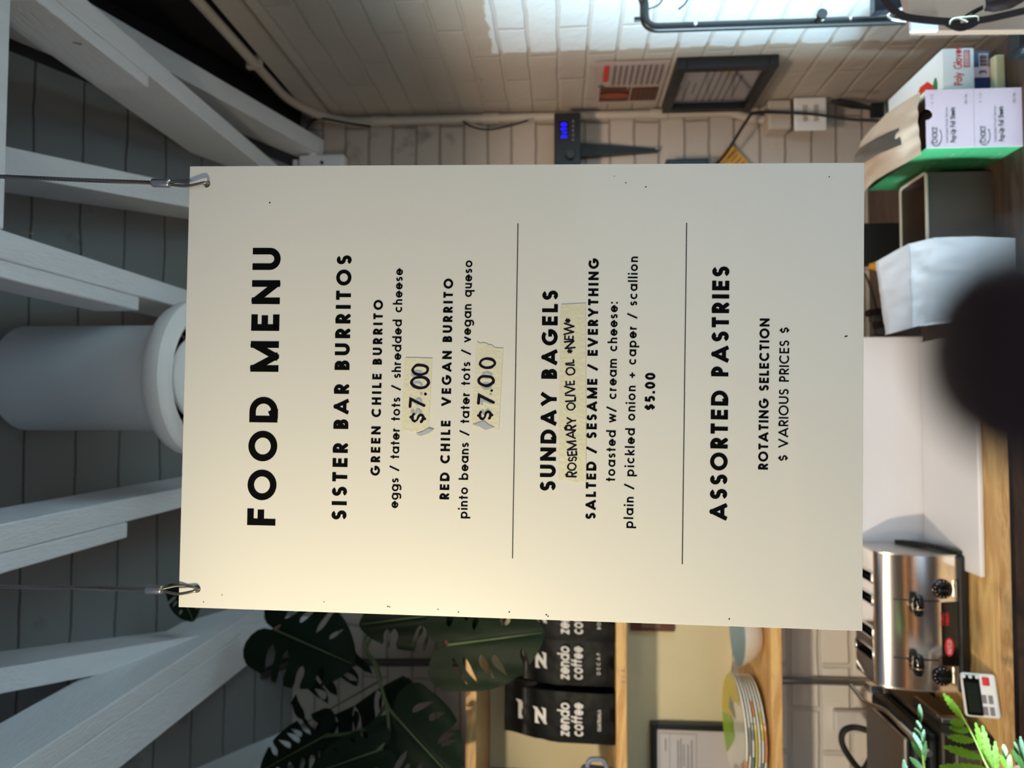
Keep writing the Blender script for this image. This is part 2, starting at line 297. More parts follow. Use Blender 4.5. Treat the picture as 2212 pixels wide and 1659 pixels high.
# ------------------------------------------------------------------ lettering: geometric monoline strokes
def arc(cx, cy, rx, ry, a0, a1, n=None):
    n = n or max(4, int(abs(a1 - a0) / 11))
    return [(cx + rx * math.cos(math.radians(a0 + (a1 - a0) * i / n)), cy + ry * math.sin(math.radians(a0 + (a1 - a0) * i / n))) for i in range(n + 1)]
XH = .69
def glyph(c, w):
    """-> outer width, list of (points, end style); cap height is 1"""
    h = w / 2; T = 1 - h; B = h; S = []; x = XH - h
    def s(p, e='s'): S.append((p, e))
    def full(cx, cy, rx, ry): S.append((arc(cx, cy, rx, ry, 0, 360)[:-1], 'c'))
    if c in 'EF':
        Wd = .57; s([(h, B), (h, T)]); s([(h, T), (Wd - h, T)]); s([(h, .52), (Wd - h - .03, .52)])
        if c == 'E': s([(h, B), (Wd - h, B)])
    elif c in 'O0Q':
        Wd = 1.04 if c != '0' else .68; full(Wd / 2, .5, Wd / 2 - h + .005, .5 - h + .012)
    elif c == 'D': Wd = .88; r = .5 - h; s([(h, B), (h, T)]); s([(h, B), (Wd - .5, B)] + arc(Wd - .5, .5, r, r, -90, 90) + [(h, T)], 'b')
    elif c in 'BPR':
        Wd = {'B': .62, 'P': .58, 'R': .62}[c]; s([(h, B), (h, T)]); m = .5 if c == 'B' else .44; k = (T - m) / 2
        s([(h, T), (Wd - h - k, T)] + arc(Wd - h - k - (.03 if c == 'B' else 0), (T + m) / 2, k, k, 90, -90) + [(h, m)], 'b')
        if c == 'B': k = (m - B) / 2; s([(h, m), (Wd - h - k, m)] + arc(Wd - h - k, (m + B) / 2, k, k, 90, -90) + [(h, B)], 'b')
        if c == 'R': s([(Wd * .42, m), (Wd - h * .95, B)])
    elif c in 'Ss$':
        H = XH if c == 's' else 1; Wd = {'S': .6, 's': .46, '$': .6}[c]; t2 = H - h; mid = H / 2 + .01; rx = Wd / 2 - h
        if c == '$': t2 -= .09; b2 = B + .09; mid = .5
        else: b2 = B
        r1 = (t2 - mid) / 2; r2 = (mid - b2) / 2
        s(arc(Wd / 2, mid + r1, rx * .93, r1, 25, 270) + arc(Wd / 2, mid - r2, rx, r2, 90, -155)[1:], 'b')
        if c == '$': s([(Wd / 2, T - .13), (Wd / 2, T)]); s([(Wd / 2, B), (Wd / 2, B + .13)])
    elif c == 'T': Wd = .6; s([(h, T), (Wd - h, T)]); s([(Wd / 2, B), (Wd / 2, T)])
    elif c == 'I': Wd = w; s([(h, B), (h, T)])
    elif c == 'L': Wd = .52; s([(h, B), (h, T)]); s([(h, B), (Wd - h, B)])
    elif c == 'H': Wd = .76; s([(h, B), (h, T)]); s([(Wd - h, B), (Wd - h, T)]); s([(h, .52), (Wd - h, .52)])
    elif c == 'U': Wd = .77; r = Wd / 2 - h; s([(h, T)] + arc(Wd / 2, B + r, r, r, 180, 360) + [(Wd - h, T)])
    elif c == 'N': Wd = .83; s([(h, B), (h, T)]); s([(Wd - h, B), (Wd - h, T)]); s([(h, T), (Wd - h, B)])
    elif c == 'M': Wd = 1.06; s([(h, B), (h, T)]); s([(Wd - h, B), (Wd - h, T)]); s([(h, T), (Wd / 2, B)]); s([(Wd - h, T), (Wd / 2, B)])
    elif c == 'A': Wd = .98; s([(h * 1.1, B), (Wd / 2, T)]); s([(Wd - h * 1.1, B), (Wd / 2, T)]); s([(Wd * .24, .27), (Wd * .76, .27)], 'b')
    elif c in 'Vv': Wd = .92 if c == 'V' else .62; t = T if c == 'V' else x; s([(h * 1.1, t), (Wd / 2, B)]); s([(Wd - h * 1.1, t), (Wd / 2, B)])
    elif c in 'Ww': Wd = 1.3 if c == 'W' else .92; t = T if c == 'W' else x; s([(h, t), (Wd * .28, B)]); s([(Wd * .28, B), (Wd / 2, t)]); s([(Wd / 2, t), (Wd * .72, B)]); s([(Wd * .72, B), (Wd - h, t)])
    elif c == 'Y': Wd = .86; s([(h * 1.1, T), (Wd / 2, .42)]); s([(Wd - h * 1.1, T), (Wd / 2, .42)]); s([(Wd / 2, B), (Wd / 2, .45)])
    elif c == 'K': Wd = .7; s([(h, B), (h, T)]); s([(h, .42), (Wd - h, T)]); s([(h + .16, .52), (Wd - h, B)])
    elif c == 'X': Wd = .8; s([(h, B), (Wd - h, T)]); s([(h, T), (Wd - h, B)])
    elif c in 'Zz': Wd = .72 if c == 'Z' else .48; t = T if c == 'Z' else x; s([(h, t), (Wd - h, t)]); s([(h, B), (Wd - h, B)]); s([(Wd - h, t), (h, B)])
    elif c == 'C': Wd = .92; s(arc(.52, .5, .52 - h, .512 - h, 45, 315), 'b')
    elif c == 'G': Wd = 1.02; s(arc(.52, .5, .52 - h, .512 - h, 48, 352) + [(1.03 - h, .47), (.56, .47)], 'b')
    elif c in 'adgqbpo':
        r = XH / 2; Wd = XH + .03; full(r, r, r - h + .006, r - h + .01)
        if c in 'adgq': st = Wd - h; 
        else: st = h
        if c == 'a': s([(st, B), (st, x)])
        if c == 'd': s([(st, B), (st, T)])
        if c == 'b': s([(st, B), (st, T)])
        if c == 'p': s([(st, -.3 + h), (st, x)])
        if c == 'q': s([(st, -.3 + h), (st, x)])
        if c == 'g': s([(st, x), (st, -.02)] + arc(Wd / 2, -.02, Wd / 2 - h, .3 - h, 0, -140)[1:], 'b')
    elif c == 'c': r = XH / 2; Wd = XH - .05; s(arc(r, r, r - h, r - h + .01, 45, 315), 'b')
    elif c == 'e': r = XH / 2; Wd = XH; s([(h, r), (Wd - h, r)] + arc(r, r, r - h, r - h + .01, 0, 318), 'b')
    elif c == 'h' or c == 'n' or c == 'm':
        Wd = .56 if c != 'm' else .92; s([(h, B), (h, T if c == 'h' else x)]); k = .56 / 2 - h if c != 'm' else (Wd / 2 - h) / 2 + 0
        if c == 'm': k = (Wd - w) / 4; s(arc(h + k, x - k, k, k, 180, 0) + [(Wd / 2, B)]); s(arc(Wd / 2 + k, x - k, k, k, 180, 0) + [(Wd - h, B)])
        else: s(arc(Wd / 2, x - k, k, k, 180, 0) + [(Wd - h, B)])
    elif c == 'u': Wd = .56; k = Wd / 2 - h; s([(h, x)] + arc(Wd / 2, B + k, k, k, 180, 360)); s([(Wd - h, B), (Wd - h, x)])
    elif c == 'r': Wd = .36; s([(h, B), (h, x)]); s(arc(.32, x - .24, .32 - h, .24, 180, 95), 'b')
    elif c == 't': Wd = .36; s([(Wd / 2, B), (Wd / 2, .92 - h)]); s([(h, x), (Wd - h, x)])
    elif c == 'f': Wd = .4; s([(.15, B), (.15, T - .16)] + arc(.31, T - .16, .16, .16, 180, 90)[1:], 'b'); s([(h * .6, x), (Wd - h, x)])
    elif c == 'i': Wd = w; s([(h, B), (h, x)]); s([(h, T - .02), (h, T)])
    elif c == 'l': Wd = w; s([(h, B), (h, T)])
    elif c == 'k': Wd = .54; s([(h, B), (h, T)]); s([(h, .28), (Wd - h, x)]); s([(.2, .38), (Wd - h, B)])
    elif c == 'y': Wd = .6; s([(h, x), (Wd / 2, B)]); s([(Wd - h, x), (.16, -.3 + h)])
    elif c == '5': Wd = .62; s([(Wd - h, T), (.17, T), (.13, .56)] + arc(.3, .33, .3 - h, .33 - h + .01, 120, -140)[1:], 'b')
    elif c == '6': Wd = .64; full(.32, .32, .32 - h, .32 - h); s([(.1, .42), (.42, T)])
    elif c == '7': Wd = .6; s([(h, T), (Wd - h, T), (.2, B)])
    elif c == '3': Wd = .58; s(arc(.28, .73, .27 - h, .27 - h, 150, -90) + arc(.28, .28, .3 - h, .28 - h, 90, -150), 'b')
    elif c == '1': Wd = .3; s([(.2, B), (.2, T)]); s([(.02, .75), (.2, T)])
    elif c == '2': Wd = .6; s(arc(.3, .7, .3 - h, .3 - h, 160, -30) + [(h, B), (Wd - h, B)], 'b')
    elif c == '/': Wd = .5; s([(.06, B - .04), (.44, T)])
    elif c == ':': Wd = w; s([(h, B), (h, B + .01)]); s([(h, x - .02), (h, x)])
    elif c == '.': Wd = w; s([(h, B), (h, B + .01)])
    elif c == '+': Wd = .56; s([(h, .36), (Wd - h, .36)]); s([(Wd / 2, .08 + h), (Wd / 2, .64 - h)])
    elif c == '-': Wd = .36; s([(h, .4), (Wd - h, .4)])
    elif c == '*': 
        Wd = .56
        for a in (90, 30, -30): k = math.radians(a); s([(.28 - .2 * math.cos(k), .5 - .2 * math.sin(k)), (.28 + .2 * math.cos(k), .5 + .2 * math.sin(k))])
    else: Wd = .4
    return Wd, S
def clip(poly, y0, y1):
    for lim, sg in ((y0, 1), (y1, -1)):
        out = []
        for i, a in enumerate(poly):
            b = poly[(i + 1) % len(poly)]; ia = sg * (a[1] - lim) >= 0; ib = sg * (b[1] - lim) >= 0
            if ia: out.append(a)
            if ia != ib: t = (lim - a[1]) / (b[1] - a[1]); out.append((a[0] + (b[0] - a[0]) * t, lim))
        poly = out
        if len(poly) < 3: return None
    return poly
def ribbon(p, w, end):
    """stroke -> list of quads"""
    p = [Vector(q) for q in p]; h = w / 2; n = len(p); closed = end == 'c'
    if end == 's' and n > 1:
        p[0] = p[0] + (p[0] - p[1]).normalized() * h; p[-1] = p[-1] + (p[-1] - p[-2]).normalized() * h
    L, R = [], []
    for i in range(n):
        a = p[i - 1] if (i or closed) else None; b = p[(i + 1) % n] if (i < n - 1 or closed) else None
        d1 = (p[i] - a).normalized() if a is not None else (b - p[i]).normalized(); d2 = (b - p[i]).normalized() if b is not None else d1
        n1 = Vector((-d1.y, d1.x)); n2 = Vector((-d2.y, d2.x)); m = n1 + n2
        m = m / max(m.length_squared / 2, .35) if m.length > .2 else n1
        L.append(p[i] + m * h); R.append(p[i] - m * h)
    q = []
    for i in range(n if closed else n - 1):
        j = (i + 1) % n; q.append([tuple(R[i]), tuple(R[j]), tuple(L[j]), tuple(L[i])])
    return q
def layout(s, w, spc, space):
    x = 0; out = []
    for i, c in enumerate(s):
        if c == ' ': x += space; continue
        Wd, S = glyph(c, w); out.append((c, x, Wd, S)); x += Wd + spc
    return out, x - spc
def letter(mb, s, fr, height, width=None, w=.25, lift=.0002, hand=0, slant=0, spc=.14, space=.6, thick=0, rnd=None, squeeze=1):
    """write s in frame fr; width fixes the total run through letter spacing"""
    O, X, Y, N = fr
    if width:
        _, base = layout(s, w, 0, space); n = len(s.replace(' ', '')) - 1
        spc = (width / height / squeeze - base) / max(n, 1)
        if spc < .02: squeeze *= (width / height) / ((base + n * .06) * squeeze); spc = .06
    lay, tot = layout(s, w, spc, space)
    nst = 0
    for c, x0, Wd, S in lay:
        jx, jy, js, jr = ((random.uniform(-1, 1) * hand * .08, random.uniform(-1, 1) * hand * .07, 1 + random.uniform(-1, 1) * hand * .12, random.uniform(-1, 1) * hand * .1) if hand else (0, 0, 1, 0))
        for pts, e in S:
            nst += 1; lf_ = lift + (nst % 3) * 3e-5
            if hand and e == 's': e = 'b'
            for q in ribbon(pts, w, e):
                if not hand: q = clip(q, -.32, 1.012)
                    # flat-cut caps
                if q and not hand and c.isupper(): q = clip(q, -.012, 1.012)
                if q and not hand and c in 'NMKR': q = [b[::-1] for b in (clip([a[::-1] for a in q], 0, Wd) or [])]
                if not q: continue
                P = []
                for a, b in q:
                    if hand:
                        k = noise.noise((a * 3 + x0 * 1.7, b * 3, x0)) * .04 * hand; ca, cb = a - Wd / 2, b - .5
                        a = Wd / 2 + (ca * math.cos(jr) - cb * math.sin(jr)) * js + k; b = .5 + (ca * math.sin(jr) + cb * math.cos(jr)) * js + jy + k
                    P.append(O + X * (((a + x0 + jx + slant * b) * squeeze) * height) + Y * (b * height) + N * lf_)
                mb.face(P)
            if hand and e != 'c':
                for p in (pts[0], pts[-1]):
                    a, b = p; ca, cb = a - Wd / 2, b - .5; k = noise.noise((a * 3 + x0 * 1.7, b * 3, x0)) * .04 * hand
                    a = Wd / 2 + (ca * math.cos(jr) - cb * math.sin(jr)) * js + k; b = .5 + (ca * math.sin(jr) + cb * math.cos(jr)) * js + jy + k
                    mb.face([O + X * ((a + x0 + jx + w / 2 * math.cos(t * PI / 4) + slant * b) * squeeze * height) + Y * ((b + w / 2 * math.sin(t * PI / 4)) * height) + N * (lf_ + 1e-5) for t in range(8)])
    return tot * height * squeeze

# ================================================================== the setting
WX, LX, BY = 0.90, -1.03, 2.10          # right wall, left wall, back wall
brick('back_wall_paint', (186, 172, 158), ('X', 'Z'), off=(.03, .02), bh=.073, bw=.30, rough=.5, dark=.66, mortar=.004, depth=.008, nstr=.35)
brick('left_brick_paint', (244, 238, 234), ('X', 'Z'), bh=.085, bw=.24, off=(.1, .0), rough=.38, dark=.8, mortar=.009, depth=.006, nstr=.7)
brick('right_wall_paint', (196, 184, 168), ('Y', 'Z'), off=(.05, .015), bw=.26, bh=.073, rough=.42, dark=.975, mortar=.006, depth=.003, nstr=1.2,
      patch=(1.742, 1.822, 0, (236, 244, 246), .22))
brick('roof_boards', (126, 126, 124), ('X', 'Y'), bw=3, bh=.094, dark=.35, mortar=.0025, depth=.006, nstr=.2, rough=.6)
brick('left_wall_boards', (190, 186, 178), ('Y', 'Z'), bw=3, bh=.11, dark=.5, mortar=.003, depth=.006, nstr=.2, rough=.6)
struct('floor', MB().box(-4.0, 1.6, -3.2, 2.3, -.05, 0), M['floor'])
struct('wall_back', MB().box(-1.12, 1.0, BY, BY + .1, 0, 2.6), MATS['back_wall_paint'])
struct('wall_front', MB().box(-4.0, 1.6, -3.3, -3.2, 0, 2.9), mat('far_room_paint', (160, 120, 94), .6))
struct('wall_right', MB().box(WX, WX + .1, -.6, BY - .001, 0, 2.345), MATS['right_wall_paint'])
struct('wall_left', MB().box(LX - .1, LX, 1.2, BY - .001, 0, 2.75), MATS['left_wall_boards'])
struct('trim_1', MB().box(WX - .012, WX + .09, .2, BY - .001, 2.349, 2.405), M['pipe'])           # plate on top of the brick wall
struct('trim_2', MB().box(WX + .05, WX + .1, .2, BY - .001, 2.406, 3.0), M['dark'])               # dark boards in place of the unlit opening above it
DZ = lambda y: 2.45 + .45 * (BY - y)
deck = MB(); y0, y1 = .3, BY + .1
deck.hexa([(-1.15, y0, DZ(y0)), (.74, y0, DZ(y0)), (.74, y1, DZ(y1)), (-1.15, y1, DZ(y1))], [(-1.15, y0, DZ(y0) + .03), (.74, y0, DZ(y0) + .03), (.74, y1, DZ(y1) + .03), (-1.15, y1, DZ(y1) + .03)])
struct('ceiling', deck, MATS['roof_boards'])
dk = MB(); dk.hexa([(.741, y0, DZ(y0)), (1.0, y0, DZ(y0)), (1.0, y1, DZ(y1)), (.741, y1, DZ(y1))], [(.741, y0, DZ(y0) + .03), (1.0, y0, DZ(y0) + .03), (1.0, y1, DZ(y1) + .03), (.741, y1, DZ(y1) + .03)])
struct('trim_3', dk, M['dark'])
# plaster panels on the back wall behind the shelves
struct('wall_panel', MB().box(-1.025, -.3, BY - .02, BY - .001, 1.168, 1.857), M['cream'])
struct('wall_brick_lower', MB().box(-1.025, -.25, BY - .03, BY - .001, .3, 1.166), MATS['left_brick_paint'])

# ------------------------------------------------------------------ overhead timber
JG = 'ceiling joists seen from below'
def board(name, label, x0, x1, y0, y1, z0, z1, par=None, m='beam'):
    b = MB().box(x0, x1, y0, y1, z0, z1, .002, 1)
    if par: return b.build(name, M[m], par)
    return tag(b.build(name, M[m]), label, 'beam', JG)
def joist(label, x0, x1, sister=None):
    t = thing('ceiling_joist', label, 'beam', ((x0 + x1) / 2, 1.4, 2.47), JG)
    board('joist_board', None, x0, x1, .75, 1.985, 2.47, 2.61, t)
    if sister: board('sister_board', None, *sister, t)
    return t
joist('white ceiling joist nearest the dark gap and the bent conduit', .668, .712, (.642, .667, .75, 1.335, 2.47, 2.56))
joist('white ceiling joist beside the air duct, between the duct and the conduit wall', .222, .265, (.194, .221, .75, 1.32, 2.47, 2.56))
joist('white ceiling joist beside the air duct, toward the monstera', -.21, -.167, (-.24, -.211, .75, 1.30, 2.47, 2.56))
joist('widest, doubled white ceiling joist ending at the hanging monstera leaves', -.575, -.535, (-.665, -.576, .75, 1.93, 2.47, 2.58))
RG = 'sloping roof rafters above the joists'
def rafter(label, p0, p1, w, h=.2):
    (a, ya, za), (b, yb, zb) = p0, p1; k = (yb - ya); s = (zb - za) / k; dx = (b - a) / k
    y0, y1 = .72, 2.09
    A = lambda y: (a + dx * (y - ya), za + s * (y - ya))
    (x0, z0), (x1, z1) = A(y0), A(y1)
    m = MB().hexa([(x0 - w / 2, y0, z0), (x0 + w / 2, y0, z0), (x1 + w / 2, y1, z1), (x1 - w / 2, y1, z1)], [(x0 - w / 2, y0, z0 + h), (x0 + w / 2, y0, z0 + h), (x1 + w / 2, y1, z1 + h), (x1 - w / 2, y1, z1 + h)])
    return tag(m.build('roof_rafter', M['beam']), label, 'beam', RG)
rafter('greyish sloping rafter behind the steel cable at the menu corner beside the letter U', (.45, 1.196, 2.647), (.50, 1.60, 2.50), .05)
rafter('greyish sloping rafter between the duct-side joist and the doubled joist by the monstera', (-.475, 1.19, 2.647), (-.60, 1.90, 2.44), .045)
rafter('sloping rafter bordering the dark gap beside the bent conduit', (.79, 1.30, 2.60), (.80, 2.0, 2.40), .05, .2)
rafter('sloping rafter in the ceiling corner beyond the doubled joist and flexible pipe', (-.90, 1.25, 2.60), (-.95, 1.9, 2.42), .05)
board('blocking_board', 'white cross block between two joists, cut by the photo edge behind the U-corner cable', .266, .641, .86, .982, 2.47, 2.60)
board('header_beam', 'white header beam over the hanging menu that carries its two cables', -.6, .6, .585, .675, 2.472, 2.60)
# nail tips sticking out of the joists
for p, l in (((158, 92), 'nail tip on the joist nearest the dark gap'), ((50, 500), 'nail tip on the joist by the air duct')):
    a = at(*p, Z=2.50); tag(MB().tube([a, a + Vector((-.004, 0, -.016))], .0012, 6).build('nail', M['alu']), 'bent ' + l, 'nail')

# ------------------------------------------------------------------ air duct
dc = at(200, 817, Y=1.36); dx = (at(200, 705, Y=1.36).x - at(200, 930, Y=1.36).x) / 2
t = thing('air_duct', 'round white-painted air duct coming down behind the menu top', 'air duct', (dc.x, 1.36, 2.374))
MB().lathe([(dx, 2.379), (dx, 2.72)], (dc.x, 1.36, 0), n=64).build('duct_pipe', M['duct'], t, 60)
MB().lathe([(dx * .98, 2.434), (dx * 1.0, 2.408), (dx * 1.22, 2.408), (dx * 1.36, 2.400), (dx * 1.44, 2.386), (dx * 1.47, 2.372), (dx * 1.46, 2.364), (dx * 1.36, 2.358), (dx * 1.28, 2.358), (dx * 1.20, 2.352), (dx * 1.10, 2.358), (dx * 1.02, 2.374), (dx * .96, 2.404)], (dc.x, 1.36, 0), n=72).build('diffuser_ring', M['white'], t, 40)
MB().lathe([(0, 2.364), (dx * .5, 2.366), (dx * .74, 2.376), (dx * .76, 2.380), (dx * .5, 2.386), (0, 2.394)], (dc.x, 1.36, 0), n=56).build('diffuser_core', M['white'], t, 40)
MB().lathe([(dx * .985, 2.374), (dx * .985, 2.534)], (dc.x, 1.36, 0), n=48).build('duct_throat', M['mblack'], t, 40)
for a in (0, 120, 240):
    c, s_ = math.cos(math.radians(a + 20)), math.sin(math.radians(a + 20)); MB().tube([(dc.x + c * dx * .6, 1.36 + s_ * dx * .6, 2.383), (dc.x + c * dx * 1.04, 1.36 + s_ * dx * 1.04, 2.383)], .003, 8).build('diffuser_strut', M['alu'], t)

# ------------------------------------------------------------------ the hanging menu board
SR = Matrix(((.99977947, .01586394, .01376042), (-.01575806, .99984565, -.00776863), (-.01388153, .00755008, .99987514)))
ST = Vector((.01943824, .63354576, 1.69282169)); SW, SH = .406, .60808616
sx, sn, sz = SR @ XA, SR @ YA, SR @ ZA
def sg(x, y):
    """photo pixel -> (across, up) on the board"""
    d = FW + RT * ((1659 - y - CX) / F) - UP * ((x - CY) / F)
    k = (ST - EYEP).dot(sn) / d.dot(sn); q = EYEP + d * k - ST
    return q.dot(sx), q.dot(sz)
menu = thing('menu_board', 'large white hanging food menu board with black lettering, in the middle', 'menu sign', (0, 0, 0))
holes = [sg(425, 1272), sg(446, 397)]
pb = MB(); 
# board with two punched cable holes
def board_with_holes(mb):
    hw, hh, r = SW / 2, SH / 2, .0038
    cu = bpy.data.curves.new('tmp', 'CURVE'); cu.dimensions = '2D'; cu.fill_mode = 'BOTH'; cu.extrude = .0016; cu.bevel_depth = .0003; cu.bevel_resolution = 1
    for ring in ([(-hw, -hh), (hw, -hh), (hw, hh), (-hw, hh)], *[[(a + r * math.cos(-k * PI / 8), b + r * math.sin(-k * PI / 8)) for k in range(16)] for a, b in holes]):
        sp = cu.splines.new('POLY'); sp.points.add(len(ring) - 1); sp.use_cyclic_u = True
        for p, q in zip(sp.points, ring): p.co = (*q, 0, 1)
    o = bpy.data.objects.new('tmp', cu); C.objects.link(o); dg = bpy.context.evaluated_depsgraph_get(); me = bpy.data.meshes.new_from_object(o.evaluated_get(dg))
    t = bmesh.new(); t.from_mesh(me); bpy.data.objects.remove(o); bpy.data.meshes.remove(me)
    mb.merge(t, Matrix(((1, 0, 0, 0), (0, 0, -1, .0019), (0, 1, 0, 0), (0, 0, 0, 1))))
board_with_holes(pb)
pb.build('panel', M['sign'], menu)
PXM = SW / 970.0                       # metres per photo pixel on the board
def sline(name, s, p0, p1, cap, w, m='ink', lift=.0003, par=None, xtra=0, **k):
    a, b = Vector(sg(*p0)), Vector(sg(*p1)); d = b - a; X = Vector((d.x, 0, d.y)).normalized(); Y = Vector((-X.z, 0, X.x))
    mb = MB(); letter(mb, s, (Vector((a.x, 0, a.y)), X, Y, -YA), cap * PXM, d.length, w, lift, **k)
    return mb.build(name, M[m], par or menu)
sline('heading_text', 'FOOD', (595, 1135.5), (600.6, 858), 63, .228)
sline('heading_text', 'MENU', (601.6, 803.5), (607, 535.7), 63, .228)
sline('text_line', 'SISTER BAR BURRITOS', (748.5, 1123), (760, 552), 33, .24)
sline('text_line', 'GREEN CHILE BURRITO', (820.5, 1027.7), (827.5, 648.4), 20.5, .235)
sline('text_line', 'eggs / tater tots / shredded cheese', (860, 1097.8), (870.5, 580.8), 20.5, .165)
sline('text_line', 'RED CHILE  VEGAN BURRITO', (970, 1079), (979, 602.5), 20.5, .235)
sline('text_line', 'pinto beans / tater tots / vegan queso', (1009.5, 1120), (1020.5, 562.7), 20.5, .165)
sline('text_line', 'SUNDAY BAGELS', (1200, 1060.5), (1205.5, 628), 33.5, .24)
sline('text_line', 'SALTED / SESAME / EVERYTHING', (1286.5, 1121.5), (1293.5, 558.8), 21.5, .24)
sline('text_line', 'toasted w/ cream cheese:', (1328.5, 1040), (1334.5, 652.7), 20.5, .165)
sline('text_line', 'plain / pickled onion + caper / scallion', (1367.5, 1141), (1378, 554.7), 20.5, .165)
sline('text_line', '$5.00', (1414, 886.4), (1415.5, 806), 21, .24)
sline('text_line', 'ASSORTED PASTRIES', (1570, 1124), (1575.6, 576), 35.5, .24)
sline('text_line', 'ROTATING SELECTION', (1658.6, 1014.6), (1662, 688.5), 20, .22)
sline('text_line', '$ VARIOUS PRICES $', (1701.7, 996), (1705, 707.6), 20, .155)
for p0, p1 in (((1107, 1206), (1119, 482.7)), ((1473.6, 1218.6), (1483.2, 481.4))):
    a, b = Vector(sg(*p0)), Vector(sg(*p1)); n = Vector((-(b - a).y, (b - a).x)).normalized() * .00042
    MB().face([Vector((q.x, -.0003, q.y)) for q in (a - n, b - n, b + n, a + n)]).build('divider_line', M['line'], menu)
def tape(corners, torn):
    P = [Vector(sg(*c)) for c in corners]; poly = []
    for i in range(4):
        a, b = P[i], P[(i + 1) % 4]; poly.append(a)
        if i in torn:
            for k in range(1, 9): poly.append(a.lerp(b, k / 9) + (b - a).orthogonal().normalized() * random.uniform(-.0016, .0016))
    return MB().prism([(p.x, p.y) for p in poly], (Vector((0, 0, 0)), XA, ZA, -YA), .0004, .0007).build('tape_strip', M['tape'], menu)
def hand(par, s, p0, p1, cap, w=.13, **k): sline('handwriting', s, p0, p1, cap, w, 'marker', .0010, par, hand=1, **k)
tp = tape([(876.5, 772.7), (934, 774), (925.7, 938), (867.5, 930)], (2,))
sline('covered_price', '$6.00', (912, 897), (914, 800), 25, .2, 'ghost', .0009, tp)
hand(tp, '$7.00', (922, 913), (927, 784), 40, .15)
def curl(par, pts):
    P = [Vector(sg(*p)) for p in pts]; m = MB(); m.prism([(p.x, p.y) for p in P], (Vector((0, 0, 0)), XA, ZA, -YA), .0011, .0014); m.build('torn_corner', mat('tape_backing', (188, 192, 200), .6), par)
curl(tp, [(899, 937), (914, 932), (925, 925), (938, 929), (926, 936), (909, 942)])
tag(tp, 'cream tape strip with a hand-written price under the green chile line')
tp = tape([(1031, 738), (1087, 752), (1078, 928), (1020, 918)], (0, 2))
sline('covered_price', '$7.00', (1061, 897), (1064, 803), 23, .2, 'ghost', .0009, tp)
hand(tp, '$7.00', (1066, 907), (1070, 775.5), 35, .15)
curl(tp, [(1021, 917), (1045, 909), (1056, 918), (1068, 923), (1049, 929), (1036, 921)])
tag(tp, 'torn cream tape strip with a hand-written price under the vegan line')
tp = tape([(1212, 658), (1265, 655.4), (1266.4, 1041), (1207, 1035)], (2,))
hand(tp, 'ROSEMARY OLIVE OIL *NEW*', (1247.5, 1031), (1239, 686), 22, .16, space=.5)
tag(tp, 'long cream tape strip with a hand-written bagel flavour')
sp = MB()
for (x, y) in ((1352, 395), (1327, 381), (1791, 382), (583, 438), (1180, 1328), (1184, 1331), (842, 1311), (946, 1316), (700, 1300), (838, 1310), (990, 1322), (1100, 1322), (440, 1300), (480, 1345 - 60), (1395, 404), (1826, 727), (1829, 726), (1290, 760), (1575, 1337)):
    a = sg(x, y); r = random.uniform(.0004, .0008); sp.face([(a[0] + r * math.cos(k), -.0003, a[1] + r * math.sin(k)) for k in range(6)])
tag(sp.build('specks', M['line'], menu), kind='stuff')
menu.rotation_euler = SR.to_euler(); menu.location = ST
# cables
def cable(label, hole, ferr0, ferr1, top):
    H = ST + sx * hole[0] + sz * hole[1] - sn * .004
    f1 = at(*ferr1, Y=.628); f2 = at(*ferr0, Y=.628); tp_ = at(*top, Y=.628); d = (tp_ - f2).normalized(); up = f2 + d * ((2.472 - f2.z) / d.z)
    t = thing('steel_cable', label, 'cable', H, 'menu board cables')
    q = MB(); n = int((up - f2).length / .0016)          # twisted rope: six strands round a core
    u = d.orthogonal().normalized(); v = d.cross(u)
    for s_ in range(6):
        q.tube([f1 + (up - f1) * (i / 130) + u * (.0012 * math.cos(s_ * PI / 3 + i * 1.05)) + v * (.0012 * math.sin(s_ * PI / 3 + i * 1.05)) for i in range(131)], .00088, 5)
    q.build('rope', M['wire'], t, 60)
    lp = MB()
    for o_, yy in ((-.0022, -.0025), (.0022, .006)):
        lp.tube(smooth_path([f2 + Vector((o_ * .5, 0, 0)), (f2 + H) / 2 + Vector((o_ * 1.5, yy * .5, 0)), Vector((H.x + o_ * .2, H.y + yy * .8 + .001, H.z - .001)), Vector((H.x, H.y + .004, H.z - .002))], 6), .0013, 8)
    lp.build('loop', M['wire'], t, 60)
    fm = MB(); dd = (f1 - f2); fm.tube([f2 + dd * k for k in (0, .04, .1, .9, .96, 1)], .004, 16, rs=[.0026, .0036, .0040, .0040, .0036, .0026]); fm.build('ferrule', M['alu'], t, 40)
cable('twisted steel cable holding the menu corner nearest the monstera', holes[0], (352, 1274), (315, 1273), (0, 1267))
cable('twisted steel cable holding the menu corner nearest the conduit wall', holes[1], (368, 396), (328, 395), (0, 381))

# ------------------------------------------------------------------ conduits and wires on the walls
t = thing('electrical_conduit', 'cream painted conduit bending from the ceiling down the brick corner', 'pipe', (.86, 2.06, 1.2))
kp = fillet([(.885, .9, 2.44), (.882, 1.95, 2.425), (.876, 2.078, 2.33), (.878, 2.085, 1.22)], .16, 8)
kp += [Vector((.878, 2.085, 1.16)), Vector((.858, 2.085, 1.10)), Vector((.853, 2.085, 1.061))]
MB().tube(kp, .0125, 14).build('conduit_run', M['pipe'], t, 60)
for z in (2.20, 1.86, 1.365): MB().tube([(.878, 2.083, z - .025), (.878, 2.083, z - .022), (.878, 2.083, z + .022), (.878, 2.083, z + .025)], .0155, 16).build('coupling', M['pipe'], t, 40)
for y, z in ((1.2, 2.436), (1.72, 2.428)): MB().box(.868, .902, y - .008, y + .008, z - .02, z + .02, .003).build('pipe_strap', M['pipe'], t)
